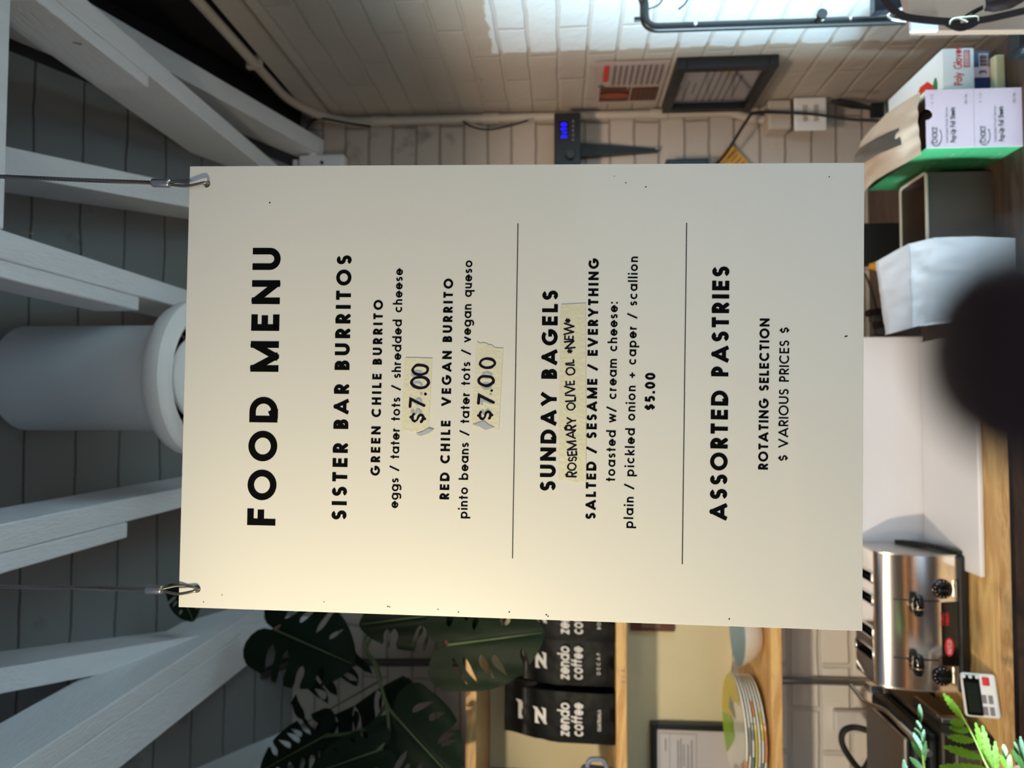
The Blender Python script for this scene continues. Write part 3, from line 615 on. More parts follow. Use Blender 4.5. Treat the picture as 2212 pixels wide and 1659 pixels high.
t = thing('junction_box', 'beige power outlet box at the lower end of the corner conduit', 'outlet box', (.85, 2.09, 1.02))
MB().box(.81, .895, 2.045, 2.10, .995, 1.06, .006).build('box_body', M['pipe'], t)
MB().box(.80, .895, 2.036, 2.0449, .90, .99, .004).build('cover_plate', M['white'], t)
for k in (0, 1): MB().box(.825, .872, 2.034, 2.0359, .925 + k * .03, .937 + k * .03).build('socket', M['pipe'], t)
def wire(label, pts, r=.0035, m='mblack', name='cable', n=8):
    return tag(MB().tube(smooth_path(pts, n), r, 8).build(name, M[m]), label, 'cable')
wire('black wire looping from the corner conduit to the white wall box', [at(655, 335, Y=2.07), at(655, 300, Y=2.07), at(668, 270, Y=2.05), at(690, 256, Y=2.03), at(740, 264, Y=2.03), at(800, 273, Y=2.03)])
wire('black wire drooping along the conduit beside the black digital unit', [at(1000, 262, Y=2.06), at(1020, 274, Y=2.06), at(1055, 280, Y=2.06), at(1100, 272, Y=2.04), at(1140, 260, Y=2.04)], .003)
wire('black power cord running from the outlet box down to the counter', [at(1520, 380, Y=2.05), at(1565, 335, Y=2.05), at(1612, 262, Y=2.03), at(1630, 244, Y=2.025), at(1680, 243, Y=2.025), at(1760, 247, Y=2.0), at(1830, 257, Y=1.95), at(1905, 262, Y=1.9), at(1925, 272, Y=1.9)], .0042)
wire('black cord loop beside the dark box behind the paper bag', [at(1960, 470, Y=1.9), at(1945, 480, Y=1.9), at(1940, 500, Y=1.9), at(1950, 535, Y=1.9)], .003)
# white wall box with a round knob
c = at(690, 345, Y=2.06)
t = thing('wall_box', 'white plastic box with a round knob on the back wall above the menu edge', 'wall box', (c.x - .02, 2.09, c.z))
MB().box(c.x - .13, c.x + .016, 2.055, 2.098, at(745, 350, Y=2.06).z, at(645, 350, Y=2.06).z, .008, 3).build('box_body', M['white'], t, 40)
MB().box(c.x - .12, c.x + .008, 2.072, 2.098, at(640, 350, Y=2.06).z, at(607, 350, Y=2.06).z, .004).build('back_plate', M['white'], t, 40)
k = at(677, 325, Y=2.07); MB().lathe([(0, 0), (.019, 0), (.021, .004), (.021, .008), (.014, .010), (.013, .026), (0, .026)], (k.x + .006, 2.07, k.z), (-1, 0, 0), 24).build('knob', M['white'], t, 40)
k = at(695, 351, Y=2.054); MB().lathe([(0, 0), (.006, 0), (.006, .002), (0, .002)], (k.x, 2.056, k.z), (0, -1, 0), 16).build('indicator_lens', M['navy'], t)

# black digital unit with a blue display, its bracket
a, b = at(1197, 243, Y=2.0), at(1254, 352, Y=2.0)
t = thing('digital_controller', 'black digital wall unit with glowing blue display next to the conduit', 'electronic unit', ((a.x + b.x) / 2, 2.05, b.z))
MB().box(a.x - .30, a.x, 2.0, 2.06, b.z, a.z, .004).build('case', M['black'], t)
g = [at(1212, 266, Y=1.999), at(1224, 299, Y=1.999)]
MB().box(g[1].x - .006, g[0].x + .006, 1.9985, 1.9999, g[1].z - .006, g[0].z + .006).build('screen', M['gblack'], t)
dm = MB(); letter(dm, '3:10', (Vector((g[1].x, 1.998, g[1].z)), XA, ZA, -YA), g[0].z - g[1].z, (g[0].x - g[1].x), .26, .0004, squeeze=.9); dm.build('display_digits', M['bluled'], t)
for i in range(5):
    q = at(1238, 262 + i * 10, Y=1.999); MB().box(q.x - .003, q.x + .003, 1.9975, 1.9999, q.z - .002, q.z + .002).build('button', M['pgrey'], t)
q = at(1232, 335, Y=1.999); MB().lathe([(0, 0), (.013, 0), (.012, .012), (0, .012)], (q.x, 1.9999, q.z), (0, -1, 0), 24).build('dial', M['gblack'], t, 40)
p0, p1 = at(1254, 308, Y=2.07), at(1254, 337, Y=2.07); p2, p3 = at(1424, 317, Y=2.07), at(1424, 323, Y=2.07)
t = thing('shelf_bracket', 'black tapered bracket pointing down below the digital unit', 'bracket', (p2.x, 2.09, p2.z))
MB().hexa([(p1.x, 2.07, p1.z), (p0.x, 2.07, p0.z), (p2.x, 2.085, p2.z), (p3.x, 2.085, p3.z)], [(p1.x, 2.098, p1.z), (p0.x, 2.098, p0.z), (p2.x, 2.098, p2.z), (p3.x, 2.098, p3.z)]).build('bracket_arm', M['black'], t)
MB().box(p1.x - .26, p0.x + .03, 2.06, 2.098, p0.z + .0005, p0.z + .004).build('bracket_top', M['black'], t)
q = at(1419, 319.5, Y=2.08); MB().lathe([(0, 0), (.005, 0), (.004, .003), (0, .004)], (q.x, 2.083, q.z), (0, -1, 0), 12).build('screw', M['alu'], t)
a, b = at(1438, 346, Y=2.06), at(1530, 420, Y=2.06)
tag(MB().box(b.x, a.x, 2.05, 2.098, b.z, a.z, .003).build('switch_box', M['black']), 'plain black box on the back wall, mostly behind the menu, beside the amber sticker', 'box')
pts = [at(1550, 345, Y=2.085), at(1580, 311, Y=2.085), at(1640, 375, Y=2.085), at(1610, 405, Y=2.085)]
t = thing('warning_sticker', 'tilted amber paper sticker on the back wall under the power cord', 'sticker', pts[1])
MB().face(pts).grid(lambda u, v: pts[0].lerp(pts[1], u).lerp(pts[3].lerp(pts[2], u), v) + Vector((0, .0005, 0)), 4, 4).build('sticker_sheet', M['yellow'], t)
pm = MB()
for k in range(5):
    a = pts[1].lerp(pts[2], .15 + k * .12) ; d = (pts[0] - pts[1]); pm.face([a + d * .12 + Vector((0, -.001, 0)), a + d * .6 + Vector((0, -.001, 0)), a + d * .6 + (pts[2] - pts[1]) * .03 + Vector((0, -.001, 0)), a + d * .12 + (pts[2] - pts[1]) * .03 + Vector((0, -.001, 0))])
pm.build('sticker_print', M['rstem'], t)
# brush hanging in the corner
a, b = at(1797, 218, Y=2.04), at(1908, 238, Y=2.04)
t = thing('brush', 'black brush hanging head down behind the opened foil box', 'brush', b)
MB().tube([a, a.lerp(b, .12), a.lerp(b, .4), a.lerp(b, .7), a.lerp(b, .78)], .008, 12, rs=[.004, .009, .011, .006, .008]).build('handle', M['black'], t, 50)
MB().box(b.x - .02, b.x + .02, 2.032, 2.05, b.z, b.z + .034, .003).build('brush_head', M['mblack'], t)

# ------------------------------------------------------------------ poster and framed certificate on the right wall
XW = WX - .003
def wallfr(y, z): return (Vector((XW, y, z)), -YA, ZA, -XA)      # frame on the right wall: across runs toward the viewer
t = thing('poster', 'creased brown and pink paper poster on the wall directly above the certificate frame', 'poster', (XW, 1.92, 1.4))
PW, PH = .25, .19
O = Vector((XW, 2.045, 1.372)); fr = (O, -YA, ZA, -XA)
pq = lambda a0, a1, b0, b1, l=.0012: [O - YA * (a * PW) + ZA * (b * PH) - XA * l for a, b in ((a0, b0), (a1, b0), (a1, b1), (a0, b1))]
MB().grid(lambda u, v: O - YA * (u * PW) + ZA * (v * PH) - XA * (.0005 + .003 * noise.noise((u * 3, v * 3, 1)) * v), 10, 8).build('sheet', M['posterp'], t)
m = MB(); m.face(pq(.06, .40, .05, .44)); m.face(pq(.06, .42, .46, .9, .0013)); m.build('photo_panel', M['poster'], t)
m = MB()
for k in range(5): m.face(pq(.08, .38, .08 + k * .07, .1 + k * .07, .0035))
m.build('striped_print', M['kraft'], t)
m = MB(); m.lathe([(0, 0), (.03, 0), (.018, .0006), (0, .001)], O - YA * (.22 * PW) + ZA * (.68 * PH) - XA * .0032, (-1, 0, 0), 24, sx=.6, sy=1.4); m.build('orange_figure', mat('orange_brown_print', (150, 76, 44), .5), t)
m = MB(); m.face(pq(.56, .92, .82, .88, .0035)); m.build('title_print', M['pred'], t)
m = MB()
for k in range(9): m.face(pq(.48, .92, .08 + k * .08, .11 + k * .08, .0035))
m.build('small_print', M['pgrey'], t)
q = MB(); q.lathe([(0, 0), (.007, 0), (0, .0005)], O - YA * (.46 * PW) + ZA * (.9 * PH) - XA * .0035, (-1, 0, 0), 16); q.build('blue_seal', mat('teal_print', (60, 120, 130), .5), t)

t = thing('certificate_frame', 'black framed certificate on the brick wall between poster and outlet box', 'picture frame', (XW, 1.93, 1.1))
FO = Vector((WX - .001, 2.062, 1.105)); FWd, FH, ft, fd = .272, .253, .024, .03
def fbox(a0, a1, b0, b1, d0, d1): return (FO.x - d1, FO.x - d0, FO.y - a1, FO.y - a0, FO.z + b0, FO.z + b1)
for a in ((0, FWd, 0, ft), (0, FWd, FH - ft, FH), (0, ft, ft, FH - ft), (FWd - ft, FWd, ft, FH - ft)): MB().box(*fbox(*a, 0, fd), .002).build('frame_rail', M['black'], t)
MB().box(*fbox(ft, FWd - ft, ft, FH - ft, .006, .009)).build('certificate_sheet', M['paper'], t)
m = MB()
for k, (a0, a1) in enumerate(((.2, .5), (.15, .6), (.3, .55), (.12, .8), (.12, .82), (.12, .8), (.12, .78), (.12, .8), (.2, .7))):
    z = FH * (.86 - k * .075); m.face([FO - XA * .0095 - YA * (FWd * a) + ZA * zz for a, zz in ((a0, z), (a1, z), (a1, z + .006), (a0, z + .006))])
m.build('certificate_print', M['pgrey'], t)
MB().box(*fbox(ft, FWd - ft, ft, FH - ft, .014, .016)).build('glazing', M['glass'], t)

# ------------------------------------------------------------------ counters
t = thing('work_counter', 'plywood-topped counter carrying the toaster and sandwich press', 'counter', (-.3, 1.8, 0))
MB().box(-1.02, .17, 1.512, 2.068, .751, .77, .0008, 1).build('plywood_top', M['ply'], t)
MB().box(-1.02, .17, 1.504, 1.5119, .7505, .7695).build('front_edge', M['plyedge'], t)
MB().box(-1.0, .16, 1.535, 1.575, .69, .7508).build('apron', M['dwood'], t)
for x, y in ((-.98, 1.54), (.10, 1.54), (-.98, 2.0), (.10, 2.0)): MB().box(x, x + .05, y, y + .05, .0, .69).build('leg', M['dwood'], t)
MB().box(-.98, .15, 1.56, 2.04, .30, .33).build('lower_shelf', M['dwood'], t)
t = thing('side_counter', 'dark counter under the foil sheet boxes and grey tub', 'counter', (.55, 1.75, 0))
MB().box(.174, .742, 1.36, 2.09, .74, .77, .002).build('counter_top', M['dwood'], t)
MB().box(.19, .73, 1.39, 2.08, .0, .74).build('cabinet', mat('dark_cabinet', (70, 54, 48), .5), t)
# white boards by the toaster
tag(MB().box(-.50, .185, 1.785, 1.797, .771, 1.12, .0015, 1).build('splash_board', M['melamine']), 'white backsplash board standing behind the toaster and cutting board', 'board')
tag(MB().box(-.342, .172, 1.553, 1.784, .7705, .782, .004, 3).build('cutting_board', M['melamine']), 'white cutting board lying flat on the plywood beside the toaster', 'cutting board')

# ------------------------------------------------------------------ toaster
TX0, TX1, TY0, TY1, TZ = -.598, -.312, 1.614, 1.762, .77
t = thing('toaster', 'chrome four-slot toaster with black dials on the plywood counter', 'toaster', ((TX0 + TX1) / 2, (TY0 + TY1) / 2, TZ))
h = .186; r = .03
def tprof(g=0):
    p = []
    z0, z1 = TZ + .024, TZ + h - g
    pts = [(TY0 + g + .004, z0), (TY0 + g + .001, z0 + .03), (TY0 + g, z0 + .05)] + [(TY0 + g + .042 * (1 - math.cos(a * PI / 36)), z0 + .05 + (z1 - z0 - .05) * math.sin(a * PI / 36)) for a in range(1, 19)]
    pts += [(TY1 - g - .012 + .012 * math.sin(a * PI / 12), z1 - .012 + .012 * math.cos(a * PI / 12)) for a in range(0, 7)] + [(TY1 - g, z0)]
    return pts
sl = [at(1905, y, Z=TZ + h).x for y in (1259, 1308, 1382, 1431)]
# front and top skin, the top cut open over each slot
sk = MB(); P = tprof(); ys = [q[0] for q in P]
def strip(x0, x1, pts):
    for a, b in zip(pts, pts[1:]): sk.face([(x0, *a), (x1, *a), (x1, *b), (x0, *b)])
top_i = [i for i, q in enumerate(P) if abs(q[1] - (TZ + h)) < 1e-5]; i0, i1 = top_i[0], top_i[-1]
ya, yb = P[i0][0] - .006, P[i1][0] - .004
hw = .0125
edges = [TX0] + [v for x in sorted(sl) for v in (x - hw, x + hw)] + [TX1]
strip(TX0, TX1, P[:i0 + 1]); strip(TX0, TX1, P[i1:])
for k in range(0, len(edges), 2): strip(edges[k], edges[k + 1], [P[i0], P[i1]])
sk.build('shell', M['chrome'], t, 30)
for x, s_ in ((TX0, -1), (TX1, 1)): MB().prism([(y, z) for y, z in P], (Vector((x, 0, 0)), YA, ZA, XA * s_), 0, .004).build('side_panel', M['steel'], t)
for x in sl:
    f = MB(); ylo, yhi = P[i0][0], P[i1][0]
    ring = [(x - hw, ylo), (x + hw, ylo), (x + hw, yhi), (x - hw, yhi)]
    w = MB(); d = .09
    for a, b in zip(ring, ring[1:] + ring[:1]): w.face([(a[0], a[1], TZ + h), (b[0], b[1], TZ + h), (b[0], b[1], TZ + h - d), (a[0], a[1], TZ + h - d)])
    w.face([(a[0], a[1], TZ + h - d) for a in ring]); slot = w.build('bread_slot', M['mblack'], t)
    rr = [Vector((*a, TZ + h + .001)) for a in ring]; fp = fillet([rr[0].lerp(rr[1], .5)] + rr[1:] + [rr[0], rr[0].lerp(rr[1], .49)], .008, 4)
    MB().tube(fp[:-1], .0022, 8, closed=True).build('slot_rim', M['chrome'], slot, 60)
    g = MB()
    for k in range(4): g.tube([(x - hw * .6, ylo + .01, TZ + h - .012 - k * .02), (x - hw * .6, yhi - .01, TZ + h - .012 - k * .02)], .0009, 6)
    g.build('wire_guard', M['dsteel'], slot)
MB().box(TX0 - .004, TX1 + .004, TY0 - .004, TY1 + .004, TZ + .004, TZ + .026, .006).build('base', M['black'], t)
for x in (TX0 + .03, TX1 - .03):
    for y in (TY0 + .03, TY1 - .03): MB().lathe([(0, 0), (.011, 0), (.009, .005), (0, .005)], (x, y, TZ), n=16).build('foot', M['mblack'], t)
# black bow on the right side
bw = MB(); cp = [(TX1 + .006, TY0 + .004, TZ + .012), (TX1 + .010, TY0 + .04, TZ + .03), (TX1 + .010, TY0 + .09, TZ + .055), (TX1 + .006, TY1 - .01, TZ + .085)]
sp_ = smooth_path(cp, 6)
for a, b in zip(sp_, sp_[1:]): bw.hexa([a + Vector((-.004, 0, -.011)), a + Vector((.006, 0, -.011)), a + Vector((.006, 0, .011)), a + Vector((-.004, 0, .011))], [b + Vector((-.004, 0, -.009)), b + Vector((.006, 0, -.009)), b + Vector((.006, 0, .009)), b + Vector((-.004, 0, .009))])
bw.build('side_bow', M['black'], t, 40)
cp0 = at(2031, 1300, Y=TY0); cp1 = at(2068, 1440, Y=TY0)
MB().box(cp1.x, cp0.x, TY0 + .0005, TY0 + .014, TZ + .024, cp0.z, .002).build('control_panel', M['gblack'], t)
for y in (1297, 1424):
    a, b = at(1936, y, Y=TY0), at(2029, y, Y=TY0)
    zt_ = TZ + h; sfy = lambda z: TY0 + .042 * (1 - math.cos(math.asin(max(0, min(1, (z - TZ - .074) / (h - .074))))))
    ls = MB(); n_ = 10
    for q in range(n_):
        za_, zb_ = b.z + (a.z - b.z) * q / n_, b.z + (a.z - b.z) * (q + 1) / n_
        ls.hexa([(a.x - .0016, sfy(za_) - .0007, za_), (a.x + .0016, sfy(za_) - .0007, za_), (a.x + .0016, sfy(za_) + .004, za_), (a.x - .0016, sfy(za_) + .004, za_)], [(a.x - .0016, sfy(zb_) - .0007, zb_), (a.x + .0016, sfy(zb_) - .0007, zb_), (a.x + .0016, sfy(zb_) + .004, zb_), (a.x - .0016, sfy(zb_) + .004, zb_)])
    ls.build('lever_slot', M['mblack'], t)
    k = at(1976, y + 7, Y=TY0)
    lv = MB(); lv.lathe([(0, -.024), (.007, -.022), (.0105, -.014), (.0115, -.003), (.0115, .003), (.0105, .014), (.007, .022), (0, .024)], (k.x, TY0 - .016, k.z), (1, 0, 0), 24); lever = lv.build('lever_knob', M['gblack'], t, 60)
    MB().lathe([(.0118, -.001), (.0119, 0), (.0118, .001)], (k.x - .006, TY0 - .016, k.z), (1, 0, 0), 24).build('knob_ring', M['brass'], lever)
for y in (1272, 1460):
    k = at(2035, y, Y=TY0)
    d = MB(); d.lathe([(0, 0), (.0215, 0), (.0205, .006), (.014, .008), (.0125, .017), (0, .0175)], (k.x, TY0 + .002, k.z), (0, -1, 0), 36); dial = d.build('dial', M['gblack'], t, 40)
    MB().box(k.x - .0022, k.x + .0022, TY0 - .0185, TY0 - .006, k.z - .012, k.z + .012, .001).build('pointer', M['black'], dial)
    e = MB()
    for n_ in range(10):
        an = math.radians(-30 + n_ * 26.5); e.lathe([(0, 0), (.0012, 0), (0, .0006)], (k.x + math.cos(an) * .0172, TY0 - .0053, k.z + math.sin(an) * .0172), (0, -1, 0), 8)
    e.build('dial_marks', M['boxw'], dial)
    MB().box(k.x - .017, k.x + .017, TY0 - .0015, TY0 + .003, k.z - .030, k.z - .0265).build('dial_bar', M['alu'], t)
k = at(2051, 1398, Y=TY0); e = MB().lathe([(0, 0), (.02, 0), (.0195, .0012), (0, .0014)], (k.x, TY0 + .001, k.z), (0, -1, 0), 40, sx=1, sy=.46).build('badge', M['red'], t)
l_ = MB(); letter(l_, 'HATCO', (Vector((k.x - .0145, TY0 - .0008, k.z - .0042)), XA, ZA, -YA), .0088, .029, .2, .0002, slant=.2, squeeze=.8); l_.build('badge_text', M['boxw'], e)
k = at(2050, 1352, Y=TY0); l_ = MB(); letter(l_, 'THERMO', (Vector((k.x, TY0, k.z)), XA, ZA, -YA), .007, .028, .18, .0002, squeeze=.8); letter(l_, 'TOAST', (Vector((k.x, TY0, k.z + .010)), XA, ZA, -YA), .007, .028, .18, .0002, squeeze=.8); l_.build('red_print', M['red'], t)

# ------------------------------------------------------------------ sandwich press
t = thing('sandwich_press', 'stainless sandwich press with black lid body behind the fern, beside the toaster', 'sandwich press', (-.82, 1.66, .77))
PX0, PX1 = -1.0, -.655
MB().box(PX0, PX1, 1.537, 1.80, .79, .875, .006).build('base_body', M['dsteel'], t)
MB().box(PX0 + .02, PX1 - .03, 1.530, 1.5369, .80, .85, .003).build('drip_drawer', M['steel'], t)
for x in (PX0 + .03, PX1 - .02):
    for y in (1.548, 1.78): MB().lathe([(0, 0), (.014, 0), (.017, .02), (0, .02)], (x, y, .77), n=20).build('foot', M['mblack'], t, 40)
MB().box(PX0 + .005, PX1 - .012, 1.555, 1.78, .876, .888, .003).build('lower_plate', M['mblack'], t)
MB().box(PX0 + .01, PX1 - .008, 1.562, 1.77, .889, .918, .008).build('upper_body', M['black'], t)
MB().box(PX0 + .012, PX1 - .03, 1.575, 1.765, .919, .932, .005).build('lid', M['steel'], t)
a = [at(1838, 1480, Y=1.76), at(1865, 1514, Y=1.72), at(1880, 1522, Y=1.70), at(1917, 1536, Y=1.64), at(1972, 1592, Y=1.555)]
MB().tube(fillet(a, .02, 5), .0048, 12).build('handle_rod', M['steel'], t, 60)
MB().tube([a[3] * .5 + a[4] * .5, a[4] + (a[4] - a[3]) * .6], .0068, 14).build('handle_grip', M['steel'], t, 60)
hb = [at(1885, 1486, Y=1.74), at(1903, 1488, Y=1.74)]
MB().box(hb[0].x - .010, hb[0].x + .008, 1.73, 1.76, hb[1].z - .006, hb[0].z + .01, .002).build('hinge_block', M['chrome'], t)
for dx_ in (-.006, .004): MB().lathe([(0, 0), (.005, 0), (.004, .004), (0, .004)], (hb[1].x + dx_, 1.73, hb[1].z - .006), (0, -1, 0), 12).build('hinge_bolt', M['chrome'], t)
q = at(2005, 1540, Y=1.60); MB().box(PX1 - .001, PX1 + .012, 1.60, 1.70, .845, .852).build('side_ledge', M['steel'], t)
MB().box(PX1, PX1 + .012, 1.58, 1.60, .80, .852, .002).build('side_tab', M['steel'], t)
wire('thick black power cord arching up behind the sandwich press', [at(1880, 1640, Y=1.84), at(1862, 1664, Y=1.84), at(1838, 1640, Y=1.84), at(1819, 1605, Y=1.84), at(1822, 1580, Y=1.84), at(1845, 1571, Y=1.84), at(1880, 1580, Y=1.83), at(1930, 1600, Y=1.83)], .0075)
# little timer
a = at(2152, 1500, Z=.77)
t = thing('kitchen_timer', 'small white digital timer leaning on the counter in front of the press', 'timer')
tw, th = .084, .062; 
MB().box(-tw / 2, tw / 2, -.007, .007, 0, th, .006, 3).build('timer_body', M['white'], t, 40)
MB().box(-tw / 2 + .006, tw / 2 - .006, .007, .019, .006, th * .75, .003).build('battery_back', M['white'], t)
MB().box(-tw / 2 + .004, tw / 2 - .004, -.0082, -.0068, th * .48, th - .004, .003).build('screen_bezel', M['gblack'], t)
MB().box(-tw / 2 + .010, tw / 2 - .018, -.0088, -.0081, th * .53, th * .86).build('display', M['lcd'], t)
for k in range(3): MB().lathe([(0, 0), (.0035, 0), (.003, .0014), (0, .0016)], (tw / 2 - .007, -.008, th * .90 - k * .0115), (0, -1, 0), 14).build('button', M['white'], t)
MB().box(tw / 2 - .022, tw / 2 - .006, -.0092, -.0068, th * .2, th * .4, .002).build('start_button', M['red'], t)
l_ = MB()
for k in range(4): l_.box(-tw / 2 + .006 + (k % 2) * .022, -tw / 2 + .022 + (k % 2) * .022, -.0078, -.0069, .01 + (k // 2) * .011, .018 + (k // 2) * .011)
l_.build('button_print', M['pgrey'], t)
t.rotation_euler = (-.42, 0, .22); t.location = a + Vector((0, -.012, .003))
for ch in t.children: pass

# ------------------------------------------------------------------ wall pipe
t = thing('grey_conduit', 'thin grey metal conduit running up the brick between shelf and sandwich press', 'pipe', (-.755, 2.055, .8))
q = at(1785, 1472, Y=2.055)
MB().tube([(q.x, 2.055, .772), (q.x, 2.055, 1.12)], .0095, 14).build('conduit_run', mat('galvanized', (150, 156, 160), .3, .8), t, 60)
e = at(1830, 1560, Y=2.05); 
MB().box(e.x - .03, e.x + .03, 2.045, 2.068, .80, .90, .006).build('conduit_box', M['melamine'], t)
q = at(760, 1431, Y=2.05)
t = thing('upper_conduit', 'dark grey conduit on the wall behind the monstera leaves', 'pipe', (q.x, 2.05, 1.9))
MB().tube([at(550, 1431, Y=2.06), at(1003, 1431, Y=2.06)], .011, 12).build('conduit_run', M['dsteel'], t, 60)
pp = smooth_path([at(690, 1400, Y=2.0), at(545, 1470, Y=2.0), at(465, 1540, Y=2.0), at(420, 1570, Y=2.0), at(385, 1595, Y=2.0), at(362, 1630, Y=2.0), at(350, 1675, Y=2.0)], 8)
t = thing('flexible_conduit', 'grey pipe with a black coupling slanting between doubled joist and monstera', 'pipe', pp[24])
MB().tube(pp, .014, 14).build('pipe_run', M['dsteel'], t, 60)
a, b = at(455, 1543, Y=2.0), at(425, 1566, Y=2.0); MB().tube([a, a.lerp(b, .1), a.lerp(b, .9), b], .019, 14).build('coupling', M['black'], t, 40)
a, b = at(408, 1573, Y=2.0), at(388, 1590, Y=2.0); MB().tube([a, b], .018, 14).build('pipe_clamp', M['black'], t, 40)
wire('thin black wire crossing the slanting grey pipe near the doubled joist', [at(366, 1545, Y=1.95), at(367, 1580, Y=1.95), at(370, 1620, Y=1.95), at(376, 1680, Y=1.95)], .0028)

# ================================================================== shelves and what stands on them
SG = 'wooden wall shelves with pouches and plates'
def shelf(zt, label, x1=-.34, th=.026):
    t = thing('wall_shelf', label, 'shelf', (-.7, BY - .02, zt), SG)
    MB().box(-1.025, x1, 1.752, BY - .0205, zt - th, zt, .0015, 1).build('shelf_plank', M['shelf'], t)
    return t
ZA_, ZB_, ZC_ = 1.884, 1.519, 1.153
shelf(ZA_, 'wooden wall shelf above the coffee pouches, partly behind the monstera')
sb = shelf(ZB_, 'wooden wall shelf carrying the black coffee pouches')
shelf(ZC_, 'wooden wall shelf carrying the plates and bowl')
q = at(1346, 1462, Y=1.752); m = MB(); letter(m, '316', (Vector((q.x - .016, 1.7512, q.z - .005)), XA, ZA, -YA), .010, .034, .14, .0004, hand=1); m.build('pencil_mark', M['pgrey'], sb)

CG = 'black coffee pouches on the middle shelf'
def pouch(label, x, y, z, name3, w=.124, s=1.0, rz=0):
    t = thing('coffee_bag', label, 'coffee bag', (0, 0, 0), CG)
    hgt = .228
    prof = [(0, .030, 1), (.004, .036, 1), (.03, .037, .98), (.09, .034, .985), (.140, .031, 1.0), (.160, .026, .99), (.19, .016, .955), (.208, .006, .93), (.228, .002, .92)]
    m = MB(); N_ = 14
    def fn(u, v):
        i = v * (len(prof) - 1); k = min(int(i), len(prof) - 2); f = i - k
        zz, d, ws = [a + (b - a) * f for a, b in zip(prof[k], prof[k + 1])]
        a = u * 4; side = int(a) % 4; e = a - int(a)
        hw = w / 2 * ws; gus = d * .5 if 0.05 < v < .95 else d * .1
        P = [(-hw, -d), (hw, -d), (hw, d), (-hw, d)]
        p, q_ = P[side], P[(side + 1) % 4]; X, Y = p[0] + (q_[0] - p[0]) * e, p[1] + (q_[1] - p[1]) * e
        if side in (1, 3): X += (-1 if side == 1 else 1) * gus * .5 * math.sin(PI * e)
        if side in (0, 2): Y += (-1 if side == 0 else 1) * (.004 * math.sin(PI * e) * (1 - v) + .0022 * noise.noise((X * 40 + x * 99, zz * 45, side)))
        return Vector((X, Y, zz))
    m.grid(fn, 48, 16); m.face([fn(i / 48, 0) for i in range(48)]).face([fn(i / 48, 1) for i in range(48)])
    m.build('pouch', M['bagk'], t, 50)
    yy = -.0438
    def txt(nm, s_, z0, h_, wd, w_, sl=0, yb=yy, hand=0, tilt=0):
        mb = MB(); Yd = Vector((0, math.sin(tilt), math.cos(tilt))); letter(mb, s_, (Vector((-wd / 2, yb, z0)), XA, Yd, Vector((0, -1, 0))), h_, wd, w_, .0004, slant=sl, hand=hand, squeeze=.95); mb.build(nm, M['bagprint'], t)
    txt('brand_text', 'zendo', .112, .030, .080, .17, .12); txt('brand_text', 'coffee', .079, .030, .080, .17, .12)
    if name3: txt('roast_text', name3, .036, .0085, .052, .16)
    # Z logo on the folded top: slanted bar letter with pointed serifs
    zl = MB(); zz0 = .166
    base = Vector((0, -.0275, zz0)); Yt = Vector((0, .010 / .035, 1)).normalized(); Nn = Vector((0, -1, .285)).normalized()
    P2 = lambda a, b: base + XA * a + Yt * b + Nn * .0022
    for poly in ([(-.020, .031), (.012, .031), (.020, .037), (.018, .024), (-.012, .024), (-.020, .019)], [(.004, .026), (.018, .026), (-.004, .008), (-.018, .008)], [(-.020, .000), (-.018, .010), (.012, .010), (.020, .015), (.018, .003), (-.012, .003)]):
        zl.face([P2(*q_) for q_ in poly])
    zl.build('logo', M['bagprint'], t)
    if s < 1.2: MB().box(-w * .46, w * .46, -.0035, .0035, .219, .223, .001).build('tin_tie', M['black'], t)
    t.location = (x, y, z); t.scale = (s, s, s); t.rotation_euler = (0, 0, rz)
    return t
bx = at(1334, 1550, Y=1.775).x
pouch('front black coffee pouch marked GUATEMALA, next to the pitcher', bx, 1.800, ZB_, 'GUATEMALA', rz=-.02)
pouch('front black coffee pouch marked DECAF, between the GUATEMALA pouch and the menu', at(1334, 1432, Y=1.80).x, 1.830, ZB_, 'DECAF', w=.116, rz=.03)
pouch('front black coffee pouch half hidden behind the menu board', at(1334, 1326, Y=1.80).x, 1.805, ZB_, 'BOLIVIA', w=.122, rz=-.03)
b2 = at(1334, 1530, Y=1.97).x
pouch('taller black coffee pouch directly behind the GUATEMALA pouch', b2, 1.975, ZB_, None, s=1.26, w=.118, rz=.02)
pouch('taller black coffee pouch behind the DECAF pouch, top under the leaf', b2 + .162, 1.985, ZB_, None, s=1.2)
pouch('back black coffee pouch mostly hidden by the menu board', b2 + .318, 1.98, ZB_, None, s=1.15)
